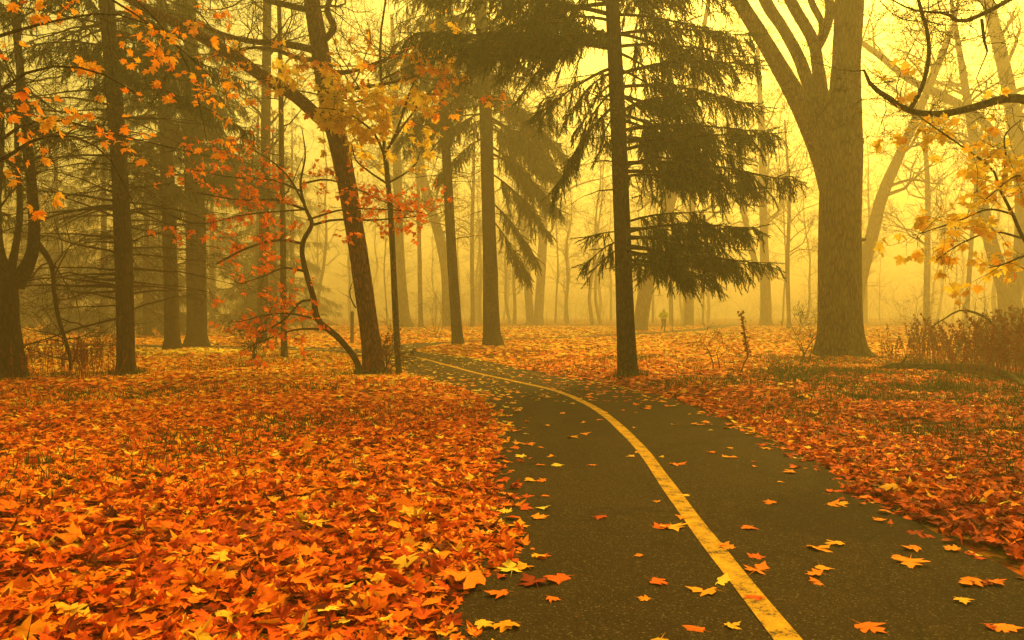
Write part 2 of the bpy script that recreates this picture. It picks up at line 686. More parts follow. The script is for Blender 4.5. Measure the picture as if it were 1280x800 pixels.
class Spruce:
    def __init__(self, seed, far=False):
        self.rg = np.random.default_rng(seed)
        self.T = Tubes()
        self.dead = Tubes()
        self.sp, self.sd, self.sl, self.st = [], [], [], []
        self.far = far

    def bough(self, p, az, L, el=-0.05, droop=0.5, dens=1.0, width=0.36, hang=0.30, tip_up=0.55, bare=0.1):
        rg = self.rg
        own = rg.normal(0, 0.16)
        n = 10
        t = np.linspace(0, 1, n)
        ang = el - droop * t + (droop + tip_up) * np.maximum(0, t - 0.6) ** 2 * 2.2
        azs = az + np.cumsum(rg.normal(0, 0.05, n))
        step = L / (n - 1)
        dv = np.column_stack([np.cos(ang) * np.cos(azs), np.cos(ang) * np.sin(azs), np.sin(ang)])
        pts = np.vstack([[0, 0, 0], np.cumsum(dv[:-1] * step, axis=0)]) + p
        self.T.add(pts, np.linspace(0.012 + 0.011 * L, 0.006, n), 5)
        nl = max(6, int(L * (14 if not self.far else 8) * dens))
        tt = rg.uniform(bare, 1.0, nl) ** 0.85
        side = np.where(rg.random(nl) < 0.5, -1.0, 1.0)
        ll = (width * L * (1.05 - tt) ** 0.7 + 0.16) * rg.uniform(0.35, 1.3, nl)
        hi = np.array([0, 0, 1.0])
        for k in range(nl):
            f = tt[k] * (n - 1)
            i = min(int(f), n - 2)
            q = pts[i] + (pts[i + 1] - pts[i]) * (f - i)
            tv = dv[i]
            sv_ = np.cross(tv, hi)
            sv_ = sv_ / (np.linalg.norm(sv_) + 1e-9) * side[k]
            a = rg.uniform(0.55, 1.1)
            d0 = tv * math.cos(a) + sv_ * math.sin(a) + np.array([0, 0, rg.normal(0.0, 0.15)])
            m = 5
            u = np.linspace(0, 1, m)[:, None]
            lp = q + d0 * ll[k] * u + np.array([0, 0, -0.42 * ll[k]]) * u ** 2
            self.T.add(lp, np.linspace(0.006, 0.003, m), 3)
            ns = max(3, int(ll[k] / (0.036 if not self.far else 0.075) * dens))
            us = rg.uniform(0.05, 1.0, ns)
            sp = q + d0 * ll[k] * us[:, None] + np.array([0, 0, -0.42 * ll[k]]) * us[:, None] ** 2
            dd = norm(d0)[None] * rg.uniform(0.25, 0.9, (ns, 1)) + rg.normal(0, 0.34, (ns, 3)) + np.array([0, 0, -1.0]) * rg.uniform(0.3, 1.9, (ns, 1))
            self.sp.append(sp)
            self.sd.append(dd)
            self.sl.append(rg.uniform(0.45, 1.1, ns) * hang)
            self.st.append(np.clip(rg.normal(0.42 + own + 0.2 * rg.normal(0, 0.5), 0.2, ns), 0, 0.95))
        # tip shoots
        self.sp.append(pts[-3:])
        self.sd.append(dv[-3:] + rg.normal(0, 0.2, (3, 3)))
        self.sl.append(np.full(3, hang))
        self.st.append(np.full(3, 0.5))

    def dead_branch(self, p, az, L, el=0.0, droop=0.3, kids=9):
        rg = self.rg
        n = 8
        t = np.linspace(0, 1, n)
        ang = el - droop * t + rg.normal(0, 0.07, n)
        azs = az + np.cumsum(rg.normal(0, 0.09, n))
        dv = np.column_stack([np.cos(ang) * np.cos(azs), np.cos(ang) * np.sin(azs), np.sin(ang)])
        pts = np.vstack([[0, 0, 0], np.cumsum(dv[:-1] * L / (n - 1), axis=0)]) + p
        self.dead.add(pts, np.linspace(0.008 + 0.008 * L, 0.004, n), 4)
        for _ in range(kids):
            f = rg.uniform(0.15, 1) * (n - 1)
            i = min(int(f), n - 2)
            q = pts[i] + (pts[i + 1] - pts[i]) * (f - i)
            sv_ = norm(np.cross(dv[i], [0, 0, 1.0])) * rg.choice([-1, 1])
            d0 = dv[i] * rg.uniform(0.4, 1.0) + sv_ * rg.uniform(0.3, 1.0) + np.array([0, 0, rg.normal(-0.15, 0.25)])
            grow(self.dead, q, d0, L * rg.uniform(0.15, 0.45), 0.006, 1, rg, up=-0.12, wig=0.4, kids=3, n=5, rmin=0.0028)

    def ring(self, pts, rad, z0, z1, count, L0, L1, el=0.0, droop=0.5, dens=1.0, hang=0.28, az=(0, 2 * PI), **kw):
        rg = self.rg
        for i in range(count):
            z = z0 + (z1 - z0) * ((i + rg.random()) / count)
            k = np.clip(np.searchsorted(pts[:, 2], z), 1, len(pts) - 1)
            f = (z - pts[k - 1, 2]) / max(1e-6, pts[k, 2] - pts[k - 1, 2])
            p = pts[k - 1] + (pts[k] - pts[k - 1]) * f
            L = (L0 + (L1 - L0) * (z - z0) / max(1e-6, z1 - z0)) * rg.uniform(0.7, 1.12)
            self.bough(p, rg.uniform(*az), max(0.4, L), el + rg.normal(0, 0.12), droop * rg.uniform(0.7, 1.3), dens, hang=hang, **kw)

    def dead_ring(self, pts, z0, z1, count, L0, L1, kids=9):
        rg = self.rg
        for i in range(count):
            z = rg.uniform(z0, z1)
            k = np.clip(np.searchsorted(pts[:, 2], z), 1, len(pts) - 1)
            p = pts[k - 1] + (pts[k] - pts[k - 1]) * (z - pts[k - 1, 2]) / max(1e-6, pts[k, 2] - pts[k - 1, 2])
            self.dead_branch(p, rg.uniform(0, 2 * PI), rg.uniform(L0, L1), rg.normal(0.05, 0.15), rg.uniform(0.1, 0.5), kids)

    def finish(self, root, bark_m, needles=True):
        v, q = self.T.build()
        if v is not None:
            part('branches', root, v, None, q, bark_m)
        v, q = self.dead.build()
        if v is not None:
            part('dead_branches', root, v, None, q, M['bark_twig'])
        if self.sp:
            pos = np.concatenate(self.sp)
            R = frames(np.concatenate(self.sd), self.rg)
            v, f, to = stamp_leaves(SHOOTS_FAR if self.far else SHOOTS, R, pos, np.concatenate(self.sl), np.concatenate(self.st), self.rg)
            part('crown', root, v, f, None, M['needles'], tone=to)


# ------------------------------------------------------------------ ground, paths
CENTRE = np.array([(1.22, -6), (1.22, 0), (1.25, 3.7), (1.28, 5.4), (1.34, 7), (1.40, 8.8), (1.36, 11.1), (1.20, 13.0), (0.80, 15.1), (0.02, 17.2), (-0.85, 19.4),
                   (-1.85, 22.4), (-3.1, 26.0), (-5.0, 29.4), (-8.2, 32.0), (-14, 34.2), (-24, 36.5), (-40, 40), (-70, 48)])
SIDE = np.array([(-4.4, 28.6), (-4.9, 33.0), (-3.9, 37.2), (-0.3, 42.4), (4.8, 48.0), (11.2, 58.5), (17, 70), (24, 90), (33, 115)])


def spline2(c, n):
    p, _ = resample(np.column_stack([c, np.zeros(len(c))]), np.zeros(len(c)), n)
    return p[:, :2]


C_LINE = spline2(CENTRE, 420)
S_LINE = spline2(SIDE, 220)


def path_dist(x, y):
    """signed offset from the main path's centre and plain distance to the nearest path edge"""
    pts = np.column_stack([np.ravel(x), np.ravel(y)])
    d1 = np.full(len(pts), 1e9)
    sg = np.ones(len(pts))
    d2 = np.full(len(pts), 1e9)
    tang = np.gradient(C_LINE, axis=0)
    for i in range(0, len(pts), 20000):
        q = pts[i:i + 20000]
        D = ((q[:, None] - C_LINE[None, ::2]) ** 2).sum(-1)
        k = D.argmin(1)
        d1[i:i + 20000] = np.sqrt(D[np.arange(len(q)), k])
        df = q - C_LINE[::2][k]
        tt = tang[::2][k]
        sg[i:i + 20000] = np.sign(tt[:, 0] * df[:, 1] - tt[:, 1] * df[:, 0])     # + left of travel
        D = ((q[:, None] - S_LINE[None, ::2]) ** 2).sum(-1)
        d2[i:i + 20000] = np.sqrt(D.min(1))
    return sg, d1, d2


HALF = 1.62
SHALF = 1.15


def bumps(x, y):
    return (np.sin(x * 0.9 + 1.3) * np.sin(y * 0.7 + 0.4) + 0.6 * np.sin(x * 2.1 + y * 1.3) + 0.4 * np.sin(x * 3.7 - y * 2.9 + 2) + 0.7 * np.sin(0.23 * x - 0.31 * y))


def gz(x, y, pd=None):
    x, y = np.asarray(x, float), np.asarray(y, float)
    sg, d1, d2 = pd if pd is not None else path_dist(x, y)
    e = np.minimum(d1 - HALF - 0.15, d2 - SHALF - 0.15).reshape(x.shape)
    k = np.clip(e / 1.2, 0, 1)
    k = k * k * (3 - 2 * k)
    return k * (0.045 + 0.028 * bumps(x, y)) - 0.012 * (e < 0.15)


def axis(lo, hi, fine_lo, fine_hi, fine, coarse):
    a = np.arange(fine_lo, fine_hi + 1e-6, fine)
    l = [fine_lo]
    s = fine
    while l[-1] > lo:
        s = min(coarse, s * 1.25)
        l.append(l[-1] - s)
    h = [fine_hi]
    s = fine
    while h[-1] < hi:
        s = min(coarse, s * 1.25)
        h.append(h[-1] + s)
    l[-1], h[-1] = lo, hi
    return np.concatenate([np.array(l[1:])[::-1], a, np.array(h[1:])])


GX = axis(-178, 178, -13, 13, 0.2, 6)
GY = axis(-38, 228, 0, 34, 0.2, 6)
gx, gy = np.meshgrid(GX, GY)
gzv = gz(gx.ravel(), gy.ravel())
nx, ny = len(GX), len(GY)
i = (np.arange(ny - 1)[:, None] * nx + np.arange(nx - 1)[None]).ravel()
gq = np.stack([i, i + 1, i + 1 + nx, i + nx], -1)
ground = link('ground', mesh_np('ground', np.column_stack([gx.ravel(), gy.ravel(), gzv]), None, gq, M['ground'], True))
tag(ground, kind='structure')


def ribbon(name, line, hl, hr, z, mat, wob=0.0):
    t = norm(np.gradient(line, axis=0))
    nrm = np.column_stack([-t[:, 1], t[:, 0]])
    s = np.arange(len(line))
    wl = hl + wob * np.sin(s * 0.7) * np.sin(s * 0.23 + 1)
    wr = hr + wob * np.sin(s * 0.6 + 2) * np.sin(s * 0.31)
    l, r = line + nrm * wl[:, None], line - nrm * wr[:, None]
    cols = 7
    vs = []
    for c in range(cols):
        f = c / (cols - 1)
        q = l * (1 - f) + r * f
        vs.append(np.column_stack([q, np.full(len(q), z + 0.012 * (1 - (2 * f - 1) ** 2) * (hl > 0.5))]))
    v = np.stack(vs, 1).reshape(-1, 3)
    i = (np.arange(len(line) - 1)[:, None] * cols + np.arange(cols - 1)[None]).ravel()
    q = np.stack([i, i + cols, i + cols + 1, i + 1], -1)
    return tag(link(name, mesh_np(name, v, None, q, mat, True)), kind='structure')


ribbon('asphalt_path', C_LINE, HALF, HALF, 0.004, M['asphalt'], 0.03)
ribbon('side_path', S_LINE, SHALF, SHALF, 0.0, M['asphalt'], 0.03)
LINE_PTS = C_LINE[(C_LINE[:, 1] > -4) & (C_LINE[:, 0] > -12)]
ribbon('path_centre_line', LINE_PTS, 0.064, 0.064, 0.0208, M['paint'], 0.004)

# ------------------------------------------------------------------ fallen leaves (uncountable carpet)
ZONES = [(2.2, 7, 600, (0.06, 0.125), 'hi'), (7, 13, 430, (0.07, 0.13), 'mid'), (13, 24, 210, (0.095, 0.155), 'low'),
         (24, 42, 60, (0.15, 0.24), 'low'), (42, 80, 14, (0.22, 0.34), 'low')]


def vnoise(x, y, s, seed):
    r = np.random.default_rng(seed)
    o = 0
    for k in range(6):
        a = r.uniform(0, 6.28)
        f = s * r.uniform(0.6, 1.7)
        o = o + np.sin((x * math.cos(a) + y * math.sin(a)) * f + r.uniform(0, 6.28))
    return o / 3.0


LV, LF, LT, loff = [], [], [], 0
for (d0, d1_, dens, size, res) in ZONES:
    rg = np.random.default_rng(int(d0 * 10) + 5)
    hw = 0.86
    area = hw * (d1_ ** 2 - d0 ** 2)
    n = int(area * dens)
    y = np.sqrt(rg.uniform(d0 ** 2, d1_ ** 2, n))
    x = rg.uniform(-hw, hw, n) * y
    sg, a, b = path_dist(x, y)
    e1 = a - HALF
    e2 = b - SHALF
    edge = vnoise(x, y, 2.3, 3) * 0.13 + vnoise(x, y, 7.0, 13) * 0.07 + np.where(sg > 0, -0.15 + 0.12 * np.clip((y - 7.5) / 2, 0, 1), 0.05)
    keep = np.ones(n)
    keep = np.where(e1 < edge, np.exp(-(edge - e1) / 0.09) * 0.45, keep)
    keep = np.where(e2 < 0.0, 0.03, keep)
    keep = np.where((e1 < -0.05) & (y > 13.2), np.maximum(keep, 0.10), keep)
    # thin patches where grass and soil show
    thin = np.clip(vnoise(x, y, 1.1, 9) * 0.9 + vnoise(x, y, 3.4, 10) * 0.5 - 0.35, 0, 1) * np.where(sg > 0, 0.65, 0.75)
    keep = keep * (1 - thin)
    right_grass = (sg < 0) & (x > 4.6) & (y > 9) & (y < 24) & (vnoise(x, y, 1.3, 55) > -0.2)
    keep = np.where(right_grass, keep * 0.34, keep)
    m = rg.random(n) < keep
    x, y, sg, a, b = x[m], y[m], sg[m], a[m], b[m]
    n = len(x)
    z = gz(x, y, (sg, a, b))
    onp = (a < HALF) | (b < SHALF)
    lift = np.where(onp, 0.022, rg.uniform(0.004, 0.055, n) + (0.02 if res == 'hi' else 0.0))
    tilt = np.where(onp, 0.12, rg.gamma(2.0, 0.115, n))
    ta = rg.uniform(0, 6.28, n)
    up = norm(np.column_stack([np.cos(ta) * np.sin(tilt), np.sin(ta) * np.sin(tilt), np.cos(tilt)]))
    ya = rg.uniform(0, 6.28, n)
    yv = np.column_stack([np.cos(ya), np.sin(ya), np.zeros(n)])
    yv = norm(yv - up * (yv * up).sum(1, keepdims=True))
    R = np.stack([np.cross(yv, up), yv, up], -1)
    flip = rg.random(n) < 0.4
    R[flip, :, 0] *= -1
    R[flip, :, 2] *= -1
    sc = rg.uniform(size[0], size[1], n)
    pos = np.column_stack([x, y, z + lift]) - yv * (sc * 0.36)[:, None]
    mean = np.where(sg > 0, 0.45, 0.21 + 0.008 * np.clip(14 - y, 0, 6)) - 0.07 * np.clip((6.5 - y) / 3, 0, 1) + 0.07 * vnoise(x, y, 0.9, 21) + np.clip((y - 9) / 20, 0, 1) * 0.36 + np.clip((y - 15) / 5, 0, 1) * np.where(sg < 0, 0.16, 0.06)  # leaves turn yellower with distance, golden haze put into their colour
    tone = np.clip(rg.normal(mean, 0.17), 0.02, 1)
    pop = rg.random(n) < 0.05
    tone = np.where(pop, rg.uniform(0.7, 0.95, n), tone)
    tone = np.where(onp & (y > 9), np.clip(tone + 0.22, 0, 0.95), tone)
    tone = np.where(rg.random(n) < 0.07, rg.uniform(0.0, 0.12, n), tone)
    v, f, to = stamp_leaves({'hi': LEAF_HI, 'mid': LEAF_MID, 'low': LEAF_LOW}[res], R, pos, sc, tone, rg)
    LV.append(v)
    LF.append(f + loff)
    LT.append(to)
    loff += len(v)
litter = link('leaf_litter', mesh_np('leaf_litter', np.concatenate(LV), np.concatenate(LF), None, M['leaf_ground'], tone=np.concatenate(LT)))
tag(litter, 'carpet of orange and red fallen maple leaves covering the ground', 'leaf litter', kind='stuff')

# ------------------------------------------------------------------ single leaves that can be told apart on the asphalt
leaf_meshes = []
for k in range(8):
    tv, tf = leaf_template(HALF_HI, 100 + k, True, 0.7)
    tv = tv - np.array([0, 0.36, 0])
    leaf_meshes.append(mesh_np('maple_leaf', tv, tf, None, M['leaf_single']))


def single_leaf(x, y, size, tone, label, group, z=None, rz=None, tilt=0.08, rg=RNG):
    o = link('maple_leaf', leaf_meshes[int(rg.integers(0, 8))])
    zz = float(gz(np.array([x]), np.array([y]))[0]) if z is None else z
    o.location = (float(x), float(y), max(zz, 0.0) + 0.024)
    o.rotation_euler = (float(rg.normal(0, tilt)), float(rg.normal(0, tilt)), float(rg.uniform(0, 6.28)) if rz is None else rz)
    o.scale = (size, size, size)
    o.color = (tone, tone, tone, 1)
    return tag(o, label, 'leaf', group)


GP = 'maple leaves scattered over the asphalt'
special = [
    (638, 715, 0.155, 0.93, 'bright yellow maple leaf on asphalt at the left carpet edge, beside a dark red leaf'),
    (664, 732, 0.16, 0.14, 'dark red maple leaf on the asphalt just right of a bright yellow leaf'),
    (700, 729, 0.17, 0.40, 'orange red maple leaf on the asphalt, right of the dark red leaf'),
    (622, 747, 0.12, 0.50, 'small orange maple leaf lying below the bright yellow leaf at the carpet edge'),
    (843, 663, 0.17, 0.80, 'golden maple leaf lying close to the left side of the yellow line'),
    (648, 660, 0.16, 0.72, 'amber maple leaf above a rust leaf near the left edge of the path'),
    (640, 669, 0.15, 0.48, 'rust orange maple leaf just below an amber one near the left path edge'),
    (1025, 689, 0.15, 0.68, 'amber maple leaf, left one of a close pair in the right lane'),
    (1045, 683, 0.12, 0.75, 'smaller golden maple leaf, right one of a close pair in the right lane'),
    (1140, 708, 0.17, 0.66, 'long orange maple leaf lying alone in the right lane near the litter edge'),
    (950, 717, 0.16, 0.56, 'orange maple leaf touching the right side of the yellow line'),
    (880, 744, 0.15, 0.70, 'large amber maple leaf in the left lane by the bottom of the photo'),
    (826, 733, 0.12, 0.42, 'small red orange maple leaf in the left lane beside a tiny brown one'),
    (1018, 722, 0.12, 0.58, 'orange maple leaf above another orange one in the right lane'),
    (1023, 733, 0.10, 0.54, 'orange maple leaf below another orange one in the right lane'),
    (1090, 791, 0.14, 0.50, 'orange maple leaf at the bottom edge of the photo in the right lane'),
    (870, 793, 0.10, 0.48, 'little orange leaf at the bottom edge of the photo in the left lane'),
    (944, 754, 0.10, 0.38, 'small red leaf lying on the yellow line near the bottom'),
    (906, 686, 0.08, 0.50, 'small orange leaf lying on the yellow line half way up the straight'),
    (848, 583, 0.16, 0.55, 'orange maple leaf in the right lane next to the yellow line by the bend'),
]
for (px, py, s, tn, lb) in special:
    q = G(px, py)
    single_leaf(q[0], q[1], s, tn, lb, GP)
q = G(583, 735)
single_leaf(q[0], q[1], 0.23, 0.58, 'very large orange maple leaf lying on the carpet edge beside the asphalt', 'large leaves on top of the carpet', tilt=0.15).location.z += 0.05


def tone_word(t):
    return 'dark red' if t < 0.22 else 'rust red' if t < 0.42 else 'orange' if t < 0.62 else 'amber' if t < 0.8 else 'yellow'


rg = np.random.default_rng(77)
cnt = 0
while cnt < 250:
    k = int(rg.integers(0, len(C_LINE) - 1))
    c = C_LINE[k]
    if not (3.3 < c[1] < 19) or rg.random() > (1.0 if c[1] > 12 else 0.85):
        continue
    t = C_LINE[k + 1] - c
    t = t / np.linalg.norm(t)
    off = rg.uniform(-1.5, 1.5) if rg.random() < 0.5 else rg.choice([-1, 1]) * (1.54 - abs(rg.normal(0, 0.25)))
    x, y = c + np.array([-t[1], t[0]]) * off
    if abs(x) > 0.66 * y:
        continue
    tn = float(np.clip(rg.normal(0.62, 0.18), 0.08, 0.95))
    s = float(rg.uniform(0.05, 0.14))
    where = 'left lane' if off > 0 else 'right lane'
    far = 'at the bend' if y > 12 else 'on the straight' if y > 6 else 'close to the viewer'
    near_edge = abs(off) > 1.05
    lb = '%s%s maple leaf on asphalt, %s %s%s' % ('small ' if s < 0.09 else '', tone_word(tn), where, far, ' by leafy edge' if near_edge else '')
    single_leaf(x, y, s, tn, lb, GP, z=0.0)
    cnt += 1
# the biggest leaves on top of the near carpet
cnt = 0
while cnt < 40:
    y = math.sqrt(rg.uniform(3.4 ** 2, 6.5 ** 2))
    x = rg.uniform(-0.66, 0.66) * y
    sg, a, b = path_dist(np.array([x]), np.array([y]))
    if a[0] < HALF + 0.12:
        continue
    tn = float(np.clip(rg.normal(0.58, 0.16), 0.15, 0.95))
    side = 'left of' if sg[0] > 0 else 'right of'
    lb = 'large %s maple leaf atop the carpet %s the path, %s' % (tone_word(tn), side, 'at the front' if y < 4.6 else 'further back')
    o = single_leaf(x, y, float(rg.uniform(0.13, 0.19)), tn, lb, 'large leaves on top of the carpet', tilt=0.28)
    o.location.z += 0.065
    cnt += 1

# ------------------------------------------------------------------ grass showing through
rg = np.random.default_rng(5)
n = 120000
y = np.sqrt(rg.uniform(3 ** 2, 26 ** 2, n))
x = rg.uniform(-0.8, 0.8, n) * y
pd = path_dist(x, y)
thin = vnoise(x, y, 1.1, 9) * 0.9 + vnoise(x, y, 3.4, 10) * 0.5 + 0.05 + np.where((pd[0] < 0) & (x > 4.6) & (y > 8) & (vnoise(x, y, 1.3, 55) > -0.3), 0.8, 0)
m = (pd[1] > HALF + 0.15) & (pd[2] > SHALF + 0.1) & (rg.random(n) < np.clip(thin, 0.03, 1))
x, y = x[m], y[m]
z = gz(x, y, (pd[0][m], pd[1][m], pd[2][m]))
n = len(x)
blade = np.array([[-0.05, 0, 0], [0.05, 0, 0], [0.03, 0.55, 0.06], [-0.03, 0.55, 0.06], [0, 1.0, 0.25]])
bt = np.array([(0, 1, 2), (0, 2, 3), (3, 2, 4)])
for (fx, fy, fr, cnt_) in [(*G(1050, 449), 0.95, 900), (*G(787, 474), 0.35, 220), (*G(466, 468), 0.4, 220), (*G(157, 470), 0.35, 200), (*G(1150, 470), 1.3, 700), (*G(1250, 486), 1.2, 700)]:
    aa, rr_ = rg.uniform(0, 6.28, cnt_), fr * (0.75 + np.abs(rg.normal(0, 0.28, cnt_)))
    x = np.concatenate([x, fx + np.cos(aa) * rr_])
    y = np.concatenate([y, fy + np.sin(aa) * rr_ * 0.9])
    z = np.concatenate([z, np.full(cnt_, 0.02)])
gx_, gy_ = rg.uniform(4.4, 12, 60000), rg.uniform(8.5, 21, 60000)
mk = (vnoise(gx_, gy_, 1.3, 55) + 0.5 * vnoise(gx_, gy_, 3.0, 56) > rg.normal(0.65, 0.5, 60000)) & (gx_ < 0.75 * gy_) & (path_dist(gx_, gy_)[1] > HALF + 0.4)
gx_, gy_ = gx_[mk], gy_[mk]
x, y, z = np.concatenate([gx_, x]), np.concatenate([gy_, y]), np.concatenate([gz(gx_, gy_), z])
n = len(x)
dv = norm(np.column_stack([rg.normal(0, 0.4, n), rg.normal(0, 0.4, n), np.ones(n)]))
v, f = stamp(blade, bt, frames(dv, rg), np.column_stack([x, y, z]), np.concatenate([rg.uniform(0.07, 0.17, n - 2940), rg.uniform(0.12, 0.26, 2940)]))
g = link('grass', mesh_np('grass', v, f, None, M['grass']))
tag(g, 'short green grass growing between the fallen leaves', 'grass', kind='stuff')


# ------------------------------------------------------------------ trees
def base_of(px, py):
    q = G(px, py)
    return np.array([q[0], q[1], float(gz(np.array([q[0]]), np.array([q[1]]))[0])])


def px_line(spec, d, dy=None):
    """[(px, py, width_px)...] at d metres -> points and radii"""
    pts, rad = [], []
    for k, s in enumerate(spec):
        dd = d + (dy[k] if dy is not None else 0.0)
        pts.append(P(s[0], s[1], dd))
        rad.append(s[2] / 2 / F * dd * (0.85 if s[2] > 8 else 1.0))
    return np.array(pts), np.array(rad)


def sink(pts, loc):
    pts = pts.copy()
    pts[0, 2] = loc[2] - 0.15
    return pts


# main spruce beside the path -------------------------------------------------
loc = base_of(787, 474)
D = loc[1]
t = thing('spruce_tree', 'tall dark spruce at the inside of the path bend, green drooping boughs on its right', 'tree', loc)
pts, rad = px_line([(787, 476, 33), (785, 460, 28), (782, 400, 26), (778, 300, 25), (772, 150, 22), (765, 0, 20), (760, -150, 15), (756, -320, 8), (754, -430, 2)], D)
v, q, tp, tr = trunk(sink(pts, loc), rad, 80, 22, 0.04, 0.42, 0.32, 3)
part('trunk', t, v, None, q, M['bark_spruce'], True)
S = Spruce(21)
zz = lambda py: EYE + (HORIZON - py) / F * D


def at_z(z):
    return np.array([np.interp(z, tp[:, 2], tp[:, 0]), np.interp(z, tp[:, 2], tp[:, 1]), z])


# (pixel height of origin, azimuth deg from +X, length m, start elevation, droop, density)
for (py, az, L, el, dr, dn) in [
    (300, 2, 2.3, 0.25, 0.55, 1.5), (292, -22, 2.6, 0.20, 0.50, 1.5), (310, 18, 2.5, 0.05, 0.35, 1.4), (318, -8, 2.9, 0.02, 0.22, 1.5), (330, 30, 2.2, -0.05, 0.3, 1.3),
    (325, -40, 2.2, 0.0, 0.40, 1.3), (280, 8, 1.9, 0.35, 0.5, 1.2),
    (205, 4, 3.6, 0.12, 0.38, 1.5), (190, -20, 3.3, 0.18, 0.45, 1.4), (215, 24, 3.2, 0.05, 0.35, 1.4), (165, 10, 3.3, 0.15, 0.55, 1.4), (180, -38, 2.8, 0.12, 0.6, 1.3),
    (150, 36, 2.8, 0.1, 0.5, 1.3), (110, 0, 3.2, 0.1, 0.6, 1.4), (95, -22, 3.0, 0.15, 0.55, 1.3), (120, 24, 2.9, 0.05, 0.55, 1.3), (60, 8, 2.9, 0.15, 0.6, 1.3), (45, -16, 2.8, 0.1, 0.5, 1.3),
    (20, 20, 2.8, 0.1, 0.55, 1.3), (0, -5, 2.6, 0.15, 0.5, 1.3),
    (55, 178, 4.1, 0.05, 0.18, 1.6), (45, 165, 3.9, 0.08, 0.25, 1.4), (62, 200, 3.6, 0.0, 0.25, 1.4), (20, 185, 4.2, 0.1, 0.3, 1.4), (5, 172, 4.0, 0.1, 0.4, 1.4),
    (110, 176, 1.6, -0.75, 0.75, 1.3), (130, 190, 2.3, -0.75, 0.60, 1.3), (100, 150, 1.4, -0.6, 0.8, 1.1), (140, 215, 1.2, -0.8, 0.6, 1.0), (90, 225, 1.6, -0.3, 0.8, 1.1),
    (290, 178, 0.8, 0.0, 0.45, 1.2), (300, 200, 0.9, -0.25, 0.7, 1.2), (310, 165, 0.75, -0.35, 0.8, 1.1),
]:
    S.bough(at_z(zz(py)), math.radians(az + S.rg.normal(0, 6)), L * S.rg.uniform(0.96, 1.14), el + S.rg.normal(0, 0.06), dr, dn * 0.52, hang=0.42, width=0.32)
S.ring(tp, tr, zz(318), zz(285), 4, 2.0, 2.0, 0.0, 0.3, 0.6, hang=0.38, az=(-1.2, 0.7))
S.ring(tp, tr, zz(240), zz(0), 10, 2.9, 2.9, 0.02, 0.6, 0.48, hang=0.42, az=(-1.3, 0.9))
S.ring(tp, tr, zz(95), zz(0), 5, 3.0, 3.4, 0.05, 0.5, 0.75, hang=0.38, az=(2.3, 4.6))
S.ring(tp, tr, zz(-5), zz(-400), 46, 2.8, 0.6, 0.1, 0.5, 1.0)
S.dead_ring(tp, zz(250), zz(40), 16, 0.8, 1.9, 6)
S.finish(t, M['bark_spruce'])

# two spruces behind, left of it ----------------------------------------------
for (bx, by, spec, lab, seed, cfg) in [
    (617, 434, [(617, 436, 34), (615, 420, 25), (612, 300, 20), (606, 100, 18), (600, 0, 16), (594, -150, 10), (590, -240, 3)],
     'thicker straight spruce beyond the path bend, green boughs hanging high on its right', 31, 1),
    (572, 434, [(573, 436, 21), (572, 420, 16), (565, 320, 15), (556, 150, 13), (548, 0, 11), (543, -130, 7), (540, -210, 2)],
     'slimmer straight spruce just left of the thicker spruce trunk across the path', 32, 2)]:
    loc = base_of(bx, by)
    D2 = loc[1]
    t = thing('spruce_tree', lab, 'tree', loc)
    pts, rad = px_line(spec, D2)
    v, q, tp2, tr2 = trunk(sink(pts, loc), rad, 60, 18, 0.04, 0.45, 0.4, seed)
    part('trunk', t, v, None, q, M['bark_spruce'], True)
    S = Spruce(seed)
    zh = lambda py: EYE + (HORIZON - py) / F * D2
    if cfg == 1:
        for (py, az, L, el, dr, dn) in [(190, -10, 4.0, -0.45, 0.75, 0.8), (215, 10, 3.6, -0.5, 0.8, 0.8), (160, -30, 4.0, -0.35, 0.8, 0.8), (250, -5, 3.2, -0.7, 0.6, 0.8), (130, 5, 4.4, -0.3, 0.8, 0.8), (180, 25, 3.8, -0.5, 0.7, 0.8), (145, -12, 4.2, -0.5, 0.6, 0.8),
                                        (270, 12, 3.0, -0.85, 0.4, 0.8), (150, 30, 3.8, -0.2, 0.9, 0.8), (170, 185, 2.6, -0.5, 0.6, 0.7), (140, 200, 3.0, -0.4, 0.7, 0.7)]:
            z = zh(py)
            S.bough(np.array([np.interp(z, tp2[:, 2], tp2[:, 0]), np.interp(z, tp2[:, 2], tp2[:, 1]), z]), math.radians(az), L, el, dr * 0.8, dn * 0.85, hang=0.62, width=0.40, tip_up=0.5)
        S.ring(tp2, tr2, zh(150), zh(-230), 76, 3.8, 0.8, -0.05, 0.7, 0.6, hang=0.42)
    else:
        S.ring(tp2, tr2, zh(140), zh(-200), 72, 3.4, 0.7, -0.05, 0.7, 0.6, hang=0.42)
        S.dead_ring(tp2, zh(300), zh(120), 16, 0.8, 2.2, 6)
    S.dead_ring(tp2, zh(270), zh(90), 18, 0.8, 2.4, 6)
    S.finish(t, M['bark_spruce'])

